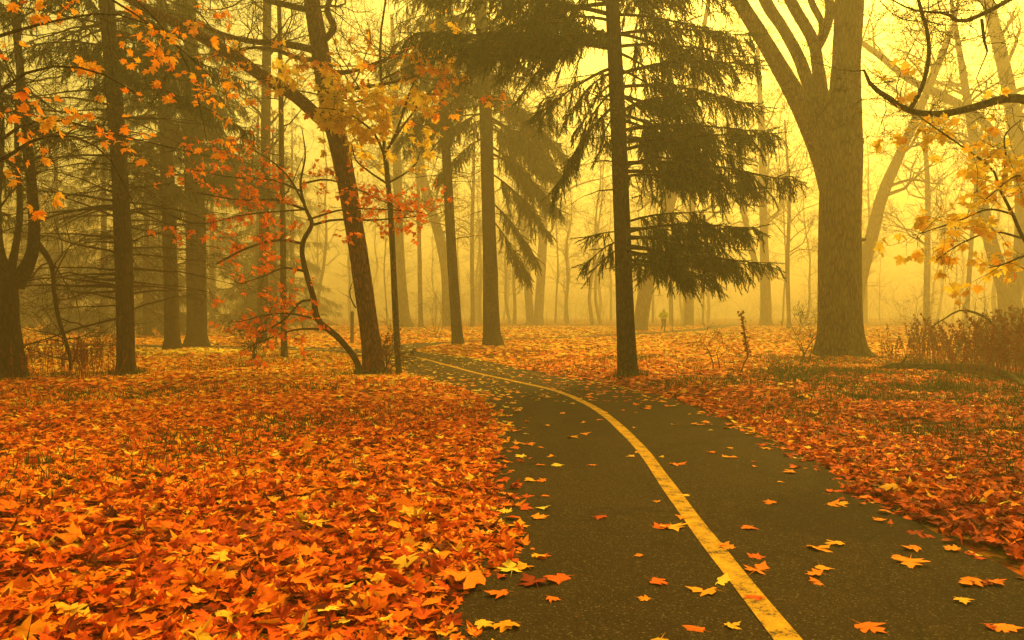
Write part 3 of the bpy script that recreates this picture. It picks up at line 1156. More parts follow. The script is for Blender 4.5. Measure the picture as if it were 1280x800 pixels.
# dark conifers at left ---------------------------------------------------------
for (bx, by, spec, lab, seed, zf, zd, nb, L0, nd, mat) in [
    (157, 470, [(158, 473, 31), (157, 455, 25), (156, 380, 24), (152, 250, 23), (145, 130, 22), (135, 0, 20), (125, -150, 14), (118, -330, 6), (115, -400, 2)],
     'dark bare conifer trunk behind the left leaf carpet, thin dead branches all the way up', 41, 110, (400, 20), 44, 3.4, 150, 'bark_dark'),
    (215, 440, [(216, 443, 30), (215, 425, 21), (213, 330, 20), (209, 180, 18), (205, 60, 15), (202, -60, 9), (200, -170, 2)],
     'conifer with flared dark trunk, left one of a close pair behind the carpet', 42, 245, (340, 150), 80, 3.6, 60, 'bark_dark'),
    (246, 433, [(247, 436, 34), (246, 420, 28), (245, 300, 27), (242, 180, 24), (240, 60, 19), (238, -60, 10), (237, -150, 2)],
     'thick hazy conifer trunk, right one of a close pair behind the carpet', 43, 230, (340, 150), 80, 3.8, 55, 'bark_dark')]:
    loc = base_of(bx, by)
    D2 = loc[1]
    t = thing('conifer_tree', lab, 'tree', loc)
    pts, rad = px_line(spec, D2)
    v, q, tp2, tr2 = trunk(sink(pts, loc), rad, 60, 20, 0.045, 0.5, 0.35, seed)
    part('trunk', t, v, None, q, M[mat], True)
    S = Spruce(seed)
    zh = lambda py: EYE + (HORIZON - py) / F * D2
    S.ring(tp2, tr2, zh(zf), tp2[-1, 2] - 0.3, nb, L0, 0.7, -0.05, 0.55, 0.62, hang=0.36)
    S.dead_ring(tp2, zh(zd[0]), zh(zd[1]), nd, 1.0, 3.2, 9)
    S.finish(t, M[mat])

# spruce just outside the frame on the left, its boughs reach in
loc = np.array([-13.6, 17.2, 0.05])
t = thing('conifer_tree', 'dark conifer beyond the left edge whose needled boughs reach into the photo', 'tree', loc)
pts = np.array([(-13.6, 17.2, -0.1), (-13.55, 17.2, 4), (-13.5, 17.3, 9), (-13.5, 17.3, 15)])
v, q, tp2, tr2 = trunk(pts, [0.3, 0.24, 0.17, 0.02], 50, 16, 0.045, 0.25, 0.4, 45)
part('trunk', t, v, None, q, M['bark_dark'], True)
S = Spruce(45)
S.ring(tp2, tr2, 3.6, 14.6, 64, 4.3, 0.8, 0.0, 0.4, 0.7, hang=0.36)
S.dead_ring(tp2, 2.0, 5.0, 14, 1.5, 3.5, 9)
S.finish(t, M['bark_dark'])

# forked tree on the left edge ----------------------------------------------------
loc = base_of(17, 475)
D2 = loc[1]
t = thing('forked_tree', 'dark low forking tree at the left edge of the photo, stems spreading from knee height', 'tree', loc)
rgt = np.random.default_rng(51)
pts, rad = px_line([(18, 479, 42), (15, 455, 36), (10, 400, 32), (8, 355, 32), (6, 330, 26)], D2)
v, q, _, _ = trunk(sink(pts, loc), rad, 40, 24, 0.06, 0.2, 0.4, 51)
part('trunk', t, v, None, q, M['bark_dark'], True)
tips = []
T = Tubes()
for (spec, dy) in [([(20, 355, 24), (38, 325, 17), (44, 290, 15), (40, 220, 13), (30, 120, 11), (22, 30, 8), (14, -90, 5), (8, -200, 2)], (0, -.2, -.4, -.6, -.8, -1, -1.1, -1.2)),
                   ([(8, 350, 22), (-2, 310, 16), (-4, 250, 14), (2, 160, 11), (-6, 60, 8), (-14, -80, 5), (-20, -180, 2)], (0, .1, .3, .5, .7, 1, 1.2)),
                   ([(12, 345, 14), (20, 310, 8), (26, 260, 7), (22, 170, 5), (26, 60, 4), (30, -60, 2)], (0, .2, .4, .5, .6, .7)),
                   ([(44, 300, 8), (64, 330, 6), (68, 365, 5), (74, 400, 5), (86, 440, 4), (88, 462, 3)], (-.3, -.4, -.5, -.5, -.4, -.3))]:
    pts, rad = px_line(spec, D2, dy)
    v, q, lp, lr = trunk(pts, rad, 40, 12, 0.05, 0, 1, 52)
    part('limb', t, v, None, q, M['bark_dark'], True)
    for k in range(11):
        i = int(rgt.integers(6, 38))
        dd = np.array([rgt.normal(0.1, 0.8), rgt.normal(0, 0.8), rgt.normal(0.25, 0.4)])
        grow(T, lp[i], dd, rgt.uniform(0.8, 2.2), min(0.03, lr[i] * 0.4), 3, rgt, up=0.05, wig=0.45, kids=5, tips=tips)
v, q = T.build()
part('branches', t, v, None, q, M['bark_twig'])

# straight pale trunk and a thin one, between the conifers and the leaning tree ---
bare_defs = [
    (327, 430, [(327, 433, 20), (327, 415, 15), (330, 300, 14), (333, 150, 14), (335, 0, 12), (337, -120, 7), (338, -220, 2)], 'bark_dark',
     'straight grey trunk standing left of the leaning tree, half hidden by red leaves', 61, 26, 0),
    (356, 449, [(356, 451, 11), (355, 430, 8), (354, 300, 7), (352, 130, 6), (350, 0, 5), (346, -120, 2)], 'bark_sapling',
     'thin straight young tree behind the red leaves, left of the leaning tree', 62, 20, 0)]
for (bx, by, spec, mat, lab, seed, nb, _) in bare_defs:
    loc = base_of(bx, by)
    t = thing('bare_tree', lab, 'tree', loc)
    pts, rad = px_line(spec, loc[1])
    v, q, lp, lr = trunk(sink(pts, loc), rad, 50, 14, 0.04, 0.2, 0.3, seed)
    part('trunk', t, v, None, q, M[mat], True)
    T = Tubes()
    rgt = np.random.default_rng(seed)
    for k in range(nb):
        i = int(rgt.integers(14, 48))
        grow(T, lp[i], np.array([rgt.normal(), rgt.normal(), 0.5]), rgt.uniform(0.8, 2.6), lr[i] * 0.35, 3, rgt, kids=5, wig=0.4)
    v, q = T.build()
    part('branches', t, v, None, q, M['bark_twig'])

# leaning reddish tree --------------------------------------------------------------
loc = base_of(466, 468)
D3 = loc[1]
t = thing('leaning_tree', 'reddish brown leaning tree left of the path bend, one long limb reaching up and left', 'tree', loc)
pts, rad = px_line([(467, 471, 36), (466, 455, 30), (462, 420, 28), (456, 375, 27), (444, 290, 27), (434, 230, 27), (424, 180, 29), (414, 135, 31), (402, 70, 27), (390, 0, 23), (376, -90, 17), (366, -220, 10), (360, -330, 3)], D3)
v, q, gp, gr = trunk(sink(pts, loc), rad, 90, 26, 0.065, 0.5, 0.35, 71)
part('trunk', t, v, None, q, M['bark_red'], True)
T = Tubes()
tips_g = []
rgt = np.random.default_rng(71)
limbs = [([(420, 165, 20), (400, 148, 19), (370, 121, 18), (330, 97, 17), (285, 66, 16), (225, 32, 14), (160, -2, 12), (80, -60, 9), (10, -140, 5), (-40, -220, 2)], (0, -.3, -.7, -1.1, -1.6, -2.1, -2.7, -3.4, -4, -4.5)),
         ([(405, 68, 12), (380, 60, 10), (345, 55, 8), (310, 52, 6), (270, 40, 4), (225, 22, 2)], (0, -.2, -.3, -.5, -.7, -.9)),
         ([(393, 15, 10), (360, 8, 9), (330, -2, 8), (290, -30, 5), (250, -60, 2)], (0, .2, .3, .4, .5)),
         ([(408, 50, 9), (418, 35, 8), (410, 12, 7), (425, -20, 5), (450, -70, 2)], (0, -.2, -.3, -.4, -.5)),
         ([(415, 120, 6), (440, 112, 5), (480, 106, 4), (515, 98, 3), (545, 85, 1.5)], (0, -.3, -.6, -.8, -1.0)),
         ([(412, 92, 7), (440, 90, 5), (475, 78, 4), (510, 62, 3), (540, 40, 1.5)], (0, -.2, -.4, -.5, -.6)),
         ([(411, 75, 7), (380, 75, 6), (340, 62, 5), (305, 62, 3), (270, 70, 1.5)], (0, .4, .8, 1.1, 1.4))]
for spec, dy in limbs:
    pts, rad = px_line(spec, D3, dy)
    v, q, lp, lr = trunk(pts, rad, 44, 14, 0.05, 0, 1, int(spec[0][0]))
    part('limb', t, v, None, q, M['bark_red'], True)
    for k in range(12):
        i = int(rgt.integers(8, 43))
        dd = np.array([rgt.normal(-0.2, 0.8), rgt.normal(-0.2, 0.7), rgt.normal(0.2, 0.6)])
        grow(T, lp[i], dd, rgt.uniform(0.7, 2.0), min(0.022, lr[i] * 0.5), 3, rgt, up=0.05, wig=0.45, kids=5, tips=tips_g)
for k in range(12):
    i = int(rgt.integers(48, 88))
    grow(T, gp[i], np.array([rgt.normal(), rgt.normal(), 0.5]), rgt.uniform(1.0, 2.6), gr[i] * 0.25, 3, rgt, kids=5, wig=0.4, tips=tips_g)
for (px, py, dx, dz) in [(437, 385, -0.25, 0.5), (448, 372, -0.3, 0.8)]:
    grow(T, P(px + 8, py, D3), np.array([dx, -0.1, dz]), 0.9, 0.02, 1, rgt, kids=2)
v, q = T.build()
part('branches', t, v, None, q, M['bark_twig'])
lv = hang_leaves([tp_ for tp_ in tips_g if tp_[0][2] < 7.6], 0.03, 0.74, 0.10, (0.12, 0.2), rgt)
if lv:
    part('leaves', t, lv[0], lv[1], None, M['leaf_hang'], tone=lv[2])

# bent young maple with red leaves at its foot ------------------------------------
loc = base_of(447, 466)
D4 = loc[1] - 0.5
loc[1] -= 0.5
t = thing('young_maple', 'bent young maple with red and orange leaves, rising from the foot of the leaning tree', 'tree', loc)
pts, rad = px_line([(449, 468, 11), (446, 452, 9), (424, 423, 8.5), (398, 400, 7.5), (392, 372, 7), (384, 345, 6.5), (378, 318, 6), (380, 300, 6), (390, 280, 5), (382, 260, 4), (376, 230, 3), (382, 195, 2), (378, 160, 1)], D4,
                   (0, 0, -.2, -.4, -.6, -.8, -.9, -1, -1, -1, -1, -1, -1))
v, q, lp, lr = trunk(sink(pts, loc), rad, 60, 12, 0.06, 0, 1, 81)
part('trunk', t, v, None, q, M['bark_twig'], True)
T = Tubes()
tips = []
rgt = np.random.default_rng(81)
for (spec) in [[(380, 305, 4), (350, 300, 3.4), (310, 310, 3), (270, 330, 2)], [(388, 282, 3.5), (420, 275, 3), (470, 275, 2.2), (530, 270, 1.4)], [(381, 262, 3.5), (345, 250, 3), (300, 250, 2.4), (240, 240, 1.6)],
               [(379, 240, 3), (340, 225, 2.5), (290, 222, 2), (230, 210, 1.2)], [(385, 275, 3), (430, 262, 2.4), (480, 262, 2), (528, 266, 1.2)], [(380, 255, 3), (360, 220, 2.5), (330, 195, 2), (300, 180, 1.2)],
               [(392, 375, 3.5), (375, 378, 3), (355, 400, 2.4), (320, 420, 1.4)], [(410, 412, 3), (370, 412, 2.6), (330, 425, 2), (300, 440, 1.2)], [(383, 262, 2.5), (310, 268, 2), (250, 280, 1.8), (205, 265, 1.2)],
               [(384, 340, 3), (355, 335, 2.4), (330, 345, 2), (300, 355, 1.2)], [(400, 402, 3), (380, 395, 2.4), (345, 392, 2), (300, 402, 1.2)], [(378, 230, 3), (410, 225, 2.4), (450, 238, 2), (500, 262, 1.2)]]:
    k = rgt.uniform(-1.6, 0.6)
    dy = np.linspace(-0.8, -0.8 + k, 4)
    pts, rad = px_line(spec, D4, dy)
    p_, r_ = resample(pts, rad, 12)
    T.add(p_, r_, 5)
    for m_ in range(14):
        i = int(rgt.integers(3, 12))
        grow(T, p_[i], np.array([rgt.normal(-0.2 if spec[-1][0] < 380 else 0.3, 0.6), rgt.normal(0, 0.6), rgt.normal(0.1, 0.35)]), rgt.uniform(0.25, 0.8), 0.006, 2, rgt, up=0.02, wig=0.4, kids=4, tips=tips, n=5)
v, q = T.build()
part('branches', t, v, None, q, M['bark_twig'])
zc = [EYE + (HORIZON - tp_[0][2]) for tp_ in tips]
upper = [tp_ for tp_ in tips if tp_[0][2] > 2.6]
lower = [tp_ for tp_ in tips if tp_[0][2] <= 2.6]
lv = hang_leaves(upper, 0.10, 0.53, 0.06, (0.08, 0.145), rgt, temps=LEAF_MID)
lw = hang_leaves(lower, 0.06, 0.52, 0.08, (0.08, 0.16), rgt, temps=LEAF_MID)
part('leaves', t, np.concatenate([lv[0], lw[0]]), np.concatenate([lv[1], lw[1] + len(lv[0])]), None, M['leaf_hang'], tone=np.concatenate([lv[2], lw[2]]))

# slim sapling with amber leaves -------------------------------------------------------
loc = base_of(498, 469)
D5 = loc[1]
t = thing('maple_sapling', 'slim upright sapling with amber leaves, right beside the leaning tree', 'tree', loc)
pts, rad = px_line([(499, 471, 11), (498, 455, 9), (495, 400, 8), (489, 280, 7), (484, 215, 6.5), (481, 190, 6)], D5)
v, q, lp, lr = trunk(sink(pts, loc), rad, 50, 12, 0.05, 0.3, 0.2, 91)
part('trunk', t, v, None, q, M['bark_sapling'], True)
T = Tubes()
tips = []
rgt = np.random.default_rng(91)
for (spec, dy, md) in [([(481, 195, 5), (478, 120, 4), (476, 50, 3.2), (486, -20, 2.4), (490, -90, 1)], (0, 0, .1, .2, .2), 8), ([(482, 192, 4), (496, 165, 3.4), (515, 110, 2.8), (535, 70, 2), (560, 40, 1)], (0, -.2, -.3, -.5, -.6), 9),
                       ([(481, 195, 3.6), (470, 170, 3), (455, 155, 2.6), (430, 140, 2), (395, 135, 1)], (0, -.3, -.7, -1, -1.3), 12), ([(483, 190, 3.4), (510, 150, 2.6), (545, 110, 2), (590, 105, 1)], (0, .1, .2, .2), 7),
                       ([(484, 230, 3), (462, 215, 2.4), (445, 200, 2), (440, 180, 1)], (0, -.2, -.4, -.5), 4), ([(484, 230, 3), (505, 218, 2.4), (520, 205, 2), (525, 190, 1)], (0, .2, .3, .4), 4),
                       ([(478, 120, 3), (440, 128, 2.4), (395, 118, 2), (345, 110, 1)], (0, -.5, -1, -1.4), 14), ([(478, 100, 3), (510, 85, 2.4), (530, 75, 2), (560, 75, 1)], (0, -.3, -.5, -.7), 9)]:
    pts, rad = px_line(spec, D5, dy)
    p_, r_ = resample(pts, rad, 12)
    T.add(p_, r_, 6)
    for m_ in range(md):
        i = int(rgt.integers(3, 12))
        grow(T, p_[i], np.array([rgt.normal(0, 0.7), rgt.normal(0, 0.6), rgt.normal(0.2, 0.5)]), rgt.uniform(0.3, 0.9), 0.006, 2, rgt, up=0.05, wig=0.35, kids=4, tips=tips, n=5)
v, q = T.build()
part('branches', t, v, None, q, M['bark_twig'])
dense = [q_ for q_ in tips if 5.3 < q_[0][2] < 6.7 and q_[0][0] < -1.9]
sparse = [q_ for q_ in tips if not (5.3 < q_[0][2] < 6.7 and q_[0][0] < -1.9)]
la = hang_leaves(dense, 0.22, 0.98, 0.05, (0.15, 0.24), rgt)
lb_ = hang_leaves(sparse, 0.04, 0.9, 0.07, (0.14, 0.22), rgt)
lv = (np.concatenate([la[0], lb_[0]]), np.concatenate([la[1], lb_[1] + len(la[0])]), np.concatenate([la[2], lb_[2]]))
part('leaves', t, lv[0], lv[1], None, M['leaf_hang'], tone=lv[2])

# overhanging maple whose trunk stands off to the left ---------------------------------
loc = np.array([-6.6, 6.4, 0.05])
t = thing('overhanging_maple', 'near maple whose thin boughs with orange leaves hang into the upper left', 'tree', loc)
v, q, lp, lr = trunk(np.array([(-6.6, 6.4, -0.1), (-6.55, 6.4, 1.0), (-6.5, 6.5, 3), (-6.6, 6.5, 5), (-6.4, 6.6, 8)]), [0.17, 0.14, 0.12, 0.09, 0.02], 40, 16, 0.05, 0.3, 0.3, 95)
part('trunk', t, v, None, q, M['bark_dark'], True)
T = Tubes()
tips = []
rgt = np.random.default_rng(95)
for (z0, spec, md) in [(3.0, [(-80, 160, 7.4), (40, 90, 8.0), (120, 90, 8.4), (190, 130, 8.8)], 8), (3.4, [(-60, 60, 7.6), (60, 30, 8.2), (150, 20, 8.8), (250, 60, 9.4)], 8), (3.6, [(-40, 0, 7.8), (90, -20, 8.4), (200, 40, 9), (300, 130, 9.6)], 9),
                       (2.8, [(-60, 220, 7.6), (60, 170, 8.4), (130, 190, 9), (170, 260, 9.4)], 7), (3.9, [(-20, -60, 8), (120, -40, 8.8), (230, 70, 9.6), (260, 180, 10)], 9), (2.9, [(-60, 200, 8.2), (50, 150, 9.2), (150, 170, 10), (280, 200, 10.6)], 9)]:
    pts = np.array([[-6.55, 6.45, z0]] + [P(*s) for s in spec])
    p_, r_ = resample(pts, [0.035, 0.022, 0.015, 0.009, 0.004], 16)
    T.add(p_, r_, 6)
    for m_ in range(md):
        i = int(rgt.integers(6, 16))
        grow(T, p_[i], np.array([rgt.normal(0.35, 0.5), rgt.normal(0.1, 0.6), rgt.normal(-0.1, 0.4)]), rgt.uniform(0.3, 0.75), 0.005, 2, rgt, up=-0.02, wig=0.4, kids=4, tips=tips, n=5, rmin=0.002)
v, q = T.build()
part('branches', t, v, None, q, M['bark_twig'])
lv = hang_leaves(tips, 0.075, 0.74, 0.08, (0.06, 0.115), rgt, temps=HANG_HI)
part('leaves', t, lv[0], lv[1], None, M['leaf_hang'], tone=lv[2])

# big maple on the right ----------------------------------------------------------------
loc = base_of(1050, 449)
D6 = loc[1]
t = thing('maple_tree', 'massive grey brown maple trunk right of the path, splitting into several limbs high up', 'tree', loc)
pts, rad = px_line([(1051, 453, 74), (1050, 442, 66), (1050, 400, 60), (1049, 320, 59), (1050, 240, 57), (1052, 190, 54), (1054, 140, 47), (1057, 80, 39), (1060, 0, 40), (1062, -110, 36), (1072, -260, 20), (1080, -360, 5)], D6)
v, q, lp0, lr0 = trunk(sink(pts, loc), rad, 130, 56, 0.030, 0.62, 0.42, 101)
part('trunk', t, v, None, q, M['bark_maple'], True)
T = Tubes()
rgt = np.random.default_rng(101)
for (spec, dy) in [([(1044, 245, 40), (1030, 195, 38), (1008, 148, 30), (982, 100, 25), (950, 45, 22), (922, 0, 21), (885, -75, 19), (840, -180, 11), (815, -270, 3)], (0, -.1, -.3, -.5, -.7, -.9, -1.2, -1.5, -1.8)),
                   ([(1030, 165, 22), (1014, 120, 19), (998, 75, 17), (977, 36, 16), (956, 4, 17), (930, -60, 13), (905, -170, 4)], (.2, .4, .7, 1, 1.2, 1.6, 2.2)),
                   ([(1040, 195, 26), (1030, 140, 20), (1022, 90, 17), (1015, 52, 16), (990, 8, 16), (962, -50, 12), (950, -160, 4)], (-.2, -.5, -.8, -.9, -1.0, -1.3, -1.8)),
                   ([(1020, 62, 13), (1030, 40, 14), (1036, 10, 13), (1026, -40, 10), (1020, -150, 3)], (-.9, -.8, -.7, -.9, -1.2)),
                   ([(1020, 62, 9), (1026, 32, 8), (1012, 0, 8), (1000, -60, 5), (990, -120, 2)], (-.9, -.4, 0, .3, .5))]:
    pts, rad = px_line(spec, D6, dy)
    v, q, lp, lr = trunk(pts, rad, 60, 24, 0.035, 0, 1, int(spec[1][0]))
    part('limb', t, v, None, q, M['bark_maple'], True)
    for k in range(9):
        i = int(rgt.integers(30, 58))
        grow(T, lp[i], np.array([rgt.normal(), rgt.normal(), 0.6]), rgt.uniform(1, 3), lr[i] * 0.3, 3, rgt, kids=5, wig=0.4)
# knots on the right side
for (px, py, r_) in [(1075, 178, 0.12), (1070, 165, 0.09), (1079, 300, 0.05)]:
    c = P(px, py, D6 - 0.15)
    T.add(np.array([c + np.array([-0.18, 0, -0.04]), c + np.array([-0.04, -0.02, 0]), c + np.array([0.06, -0.03, 0.02]), c + np.array([0.075, -0.03, 0.02])]), [r_ * 1.6, r_ * 1.1, r_ * 0.8, 0.01], 9)
v, q = T.build()
part('branches', t, v, None, q, M['bark_maple'])

# young maple on the right edge, yellow leaves and the dark curved bough -------------------
loc = np.array([6.9, 9.6, 0.05])
DN = 9.6
t = thing('young_maple', 'young maple at the right edge with bright yellow leaves and a long curved dark bough', 'tree', loc)
pts = np.array([P(1345, 560, DN), P(1330, 470, DN), P(1312, 380, DN), P(1305, 300, DN), P(1318, 200, DN), P(1330, 100, DN), P(1335, -100, DN), P(1340, -300, DN)])
pts[0, 2] = -0.1
v, q, _, _ = trunk(pts, [0.16, 0.14, 0.125, 0.115, 0.105, 0.09, 0.06, 0.015], 50, 18, 0.05, 0.2, 0.3, 111)
part('trunk', t, v, None, q, M['bark_red'], True)
T = Tubes()
tips = []
rgt = np.random.default_rng(111)
for (spec, dy, md, leafy) in [
    ([(1325, 150, 15), (1285, 127, 14), (1255, 124, 13), (1215, 135, 11), (1175, 143, 10), (1135, 139, 8.5), (1105, 120, 7), (1088, 108, 5), (1078, 88, 3), (1066, 90, 1.5)], np.linspace(0, -0.4, 10), 9, 0),
    ([(1136, 138, 6), (1150, 112, 5.5), (1159, 75, 5), (1157, 40, 4.5), (1146, 0, 4), (1138, -60, 2)], np.linspace(-.3, 0.1, 6), 6, 0),
    ([(1335, -60, 8), (1290, -20, 7), (1240, 12, 5.5), (1200, 28, 5), (1180, 18, 3.5), (1140, 14, 2.5), (1100, -6, 1.2)], np.linspace(0, -1, 7), 9, 0),
    ([(1225, 25, 4), (1228, 50, 3.5), (1232, 65, 2.5), (1230, 70, 1)], (-.5, -.5, -.6, -.6), 4, 0),
    ([(1310, 340, 6), (1280, 300, 4.5), (1265, 268, 4), (1248, 235, 3.2), (1240, 213, 2.8), (1205, 186, 2.2), (1160, 155, 1.6), (1130, 132, 1)], np.linspace(0, -1.2, 8), 12, 1),
    ([(1250, 236, 3), (1256, 200, 2.2), (1255, 170, 1.8), (1275, 150, 1.2)], (-.5, -.6, -.7, -.8), 8, 1),
    ([(1266, 268, 3.2), (1235, 262, 2.4), (1200, 275, 2), (1150, 292, 1.2)], (-.5, -.8, -1, -1.2), 12, 1),
    ([(1278, 298, 3.2), (1240, 290, 2.4), (1200, 305, 2), (1170, 325, 1.2)], (-.2, -.4, -.7, -.9), 7, 1),
    ([(1306, 300, 4), (1285, 240, 3), (1270, 220, 2.4), (1230, 250, 1.2)], (0, -.6, -1, -1.2), 10, 1),
    ([(1300, 320, 4), (1280, 320, 3), (1255, 330, 2), (1235, 335, 1.2)], (0, -.4, -.7, -.9), 5, 1)]:
    pts, rad = px_line(spec, DN, dy)
    p_, r_ = resample(pts, rad, 20)
    T.add(p_, r_, 8)
    for m_ in range(md):
        i = int(rgt.integers(5 if leafy else 8, 20))
        if leafy:
            grow(T, p_[i], np.array([rgt.normal(-0.4, 0.5), rgt.normal(0, 0.5), rgt.normal(0.0, 0.35)]), rgt.uniform(0.2, 0.5), 0.004, 1, rgt, up=0.0, wig=0.35, kids=4, tips=tips, n=5, rmin=0.002)
        else:
            grow(T, p_[i], np.array([rgt.normal(-0.3, 0.7), rgt.normal(0, 0.6), rgt.normal(0.4, 0.6)]), rgt.uniform(0.4, 1.3), 0.008, 3, rgt, up=0.05, wig=0.6, kids=5, n=6, rmin=0.0022)
v, q = T.build()
part('branches', t, v, None, q, M['bark_sapling'])
lv = hang_leaves(tips, 0.27, 0.96, 0.08, (0.075, 0.13), rgt, temps=HANG_HI)
part('leaves', t, lv[0], lv[1], None, M['leaf_hang'], tone=lv[2])


# pale trees standing in the fog, each with its own shape -----------------------------------
def fog_tree(name, d, spec, lab, seed, limbs=(), nb=16, mat='bark_fogged', depth=3):
    d = d * 1.5
    spec = [spec[0]] + [q_ for q_ in spec[1:] if EYE + (HORIZON - q_[1]) / F * d < 30.0]
    spec[-1] = (spec[-1][0], spec[-1][1], min(spec[-1][2], 4))
    limbs = [([q_ for q_ in l_ if EYE + (HORIZON - q_[1]) / F * d < 30.0], e_) for l_, e_ in limbs]
    loc = np.array([(spec[0][0] - W / 2) / F * d, d, 0.0])
    loc[2] = float(gz(np.array([loc[0]]), np.array([loc[1]]))[0])
    t = thing(name, lab, 'tree', loc)
    pts, rad = px_line(spec, d)
    v, q, lp, lr = trunk(sink(pts, loc), rad, 44, 14, 0.04, 0.2, 0.5, seed)
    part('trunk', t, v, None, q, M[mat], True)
    T = Tubes()
    rgt = np.random.default_rng(seed)
    src = [(lp, lr)]
    for (ls, ld) in limbs:
        pts, rad = px_line(ls, d, np.linspace(0, ld, len(ls)))
        v, q, a_, b_ = trunk(pts, rad, 30, 10, 0.04, 0, 1, seed + 1)
        part('limb', t, v, None, q, M[mat], True)
        src.append((a_, b_))
    for (a_, b_) in src:
        for k in range(nb):
            i = int(rgt.integers(int(len(a_) * 0.35), len(a_) - 1))
            grow(T, a_[i], np.array([rgt.normal(), rgt.normal(), 0.7]), rgt.uniform(0.06, 0.15) * d * 0.75, max(0.02, b_[i] * 0.35), depth, rgt, kids=5, wig=0.4, rmin=0.0002 * d)
    v, q = T.build()
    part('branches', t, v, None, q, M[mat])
    return t


fog_tree('fog_tree', 52, [(561, 419, 18), (559, 380, 15), (557, 335, 15), (548, 290, 15), (534, 245, 14), (524, 190, 12), (516, 100, 10), (505, 0, 7), (500, -60, 2)], 'pale curved trunk in the fog, bending left behind the slim spruce', 201)
fog_tree('fog_tree', 50, [(509, 420, 22), (505, 390, 16), (500, 320, 13), (497, 230, 13), (494, 120, 10), (490, 20, 7), (488, -50, 2)], 'pale upright trunk in the fog just right of the slim sapling', 202)
fog_tree('fog_tree', 48, [(527, 421, 8), (526, 400, 6), (524, 300, 5), (522, 180, 4), (520, 60, 2)], 'thin pale pole tree in the fog between two pale trunks', 203, nb=10)
fog_tree('fog_tree', 62, [(662, 414, 16), (663, 400, 12), (658, 330, 11), (655, 240, 10), (650, 120, 8), (645, 20, 3)], 'hazy trunk under the hanging spruce boughs, left of a close pair', 204)
fog_tree('fog_tree', 60, [(674, 415, 18), (673, 395, 14), (677, 330, 13), (680, 240, 12), (686, 120, 9), (690, 10, 3)], 'hazy trunk under the hanging spruce boughs, right of a close pair', 205)
fog_tree('fog_tree', 41, [(799, 427, 26), (800, 410, 21), (806, 370, 21), (818, 320, 19), (832, 270, 18), (845, 220, 16), (865, 120, 12), (885, 0, 8), (895, -100, 2)], 'grey trunk leaning right, directly behind the main spruce', 206)
fog_tree('fog_tree', 58, [(860, 416, 19), (861, 400, 14), (862, 360, 13), (864, 280, 12), (870, 150, 10), (875, 20, 4)], 'pale trunk in the fog just right of the runner', 207)
fog_tree('fog_tree', 55, [(958, 418, 22), (957, 400, 17), (957, 370, 15), (954, 280, 11), (952, 180, 10), (946, 60, 8), (940, -40, 2)], 'pale trunk in the fog left of the massive maple', 208,
         limbs=[([(957, 360, 9), (944, 330, 8), (930, 270, 7), (915, 190, 5), (905, 120, 2)], 2)])
fog_tree('fog_tree', 42, [(1063, 427, 26), (1066, 400, 22), (1075, 350, 19), (1088, 300, 18), (1102, 245, 17), (1125, 190, 14), (1160, 110, 10), (1190, 30, 5), (1200, -30, 2)], 'hazy trunk leaning out to the right from behind the massive maple', 209)
fog_tree('fog_tree', 38, [(1266, 432, 46), (1264, 405, 36), (1262, 380, 32), (1255, 355, 22), (1240, 310, 19), (1228, 260, 17), (1220, 200, 14), (1205, 110, 10), (1190, 20, 5), (1180, -40, 2)],
         'large pale double trunk in the fog at the right edge', 210,
         limbs=[([(1266, 375, 22), (1274, 330, 20), (1277, 250, 20), (1268, 160, 20), (1252, 80, 19), (1232, 0, 17), (1215, -90, 10), (1205, -160, 3)], -1),
                ([(1276, 230, 14), (1255, 190, 13), (1225, 150, 12), (1180, 122, 12), (1135, 100, 10), (1100, 72, 8), (1072, 52, 6), (1040, 30, 3)], 1.5)], nb=14)
fog_tree('fog_tree', 52, [(1157, 418, 10), (1158, 395, 8), (1159, 300, 7), (1158, 220, 6), (1150, 120, 5), (1140, 20, 2)], 'slim pale tree in the fog behind the dry weeds', 211)
fog_tree('fog_tree', 46, [(1208, 422, 7), (1208, 400, 6), (1214, 300, 5), (1222, 200, 4), (1232, 100, 2)], 'very thin leaning tree in the fog left of the large double trunk', 212, nb=10)
fog_tree('fog_tree', 44, [(985, 424, 7), (986, 400, 5), (984, 330, 5), (986, 250, 4), (980, 150, 2)], 'thin bare young tree in the fog close left of the massive maple', 213, nb=20)
fog_tree('fog_tree', 50, [(590, 420, 7), (591, 400, 6), (590, 300, 5), (592, 220, 4), (594, 120, 2)], 'thin pale young tree standing between the two spruces in the fog', 214, nb=16)

# far woods: bare trees copied from a few built ones -------------------------------------------
protos = []
for s in range(5):
    rgt = np.random.default_rng(300 + s)
    t = thing('bare_tree', 'faint bare tree among the far woods dissolving into the fog', 'tree', (0, 0, 0), 'bare trees in the far woods')
    hgt = rgt.uniform(19, 26)
    n = 8
    xs = np.cumsum(rgt.normal(0, 0.28, n))
    ys = np.cumsum(rgt.normal(0, 0.28, n))
    pts = np.column_stack([xs - xs[0], ys - ys[0], np.linspace(-0.2, hgt, n)])
    r0 = rgt.uniform(0.12, 0.3)
    v, q, lp, lr = trunk(pts, np.linspace(r0, 0.03, n), 26, 10, 0.05, 0.3, 0.5, 300 + s)
    part('trunk', t, v, None, q, M['bark_fogged'], True)
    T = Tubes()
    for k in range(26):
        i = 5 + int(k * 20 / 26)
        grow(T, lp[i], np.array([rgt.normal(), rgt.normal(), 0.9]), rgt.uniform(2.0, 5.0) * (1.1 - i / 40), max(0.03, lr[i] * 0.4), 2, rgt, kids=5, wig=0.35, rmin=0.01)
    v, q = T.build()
    part('branches', t, v, None, q, M['bark_fogged'])
    protos.append(t)
rgt = np.random.default_rng(400)
spots = []
tries = 0
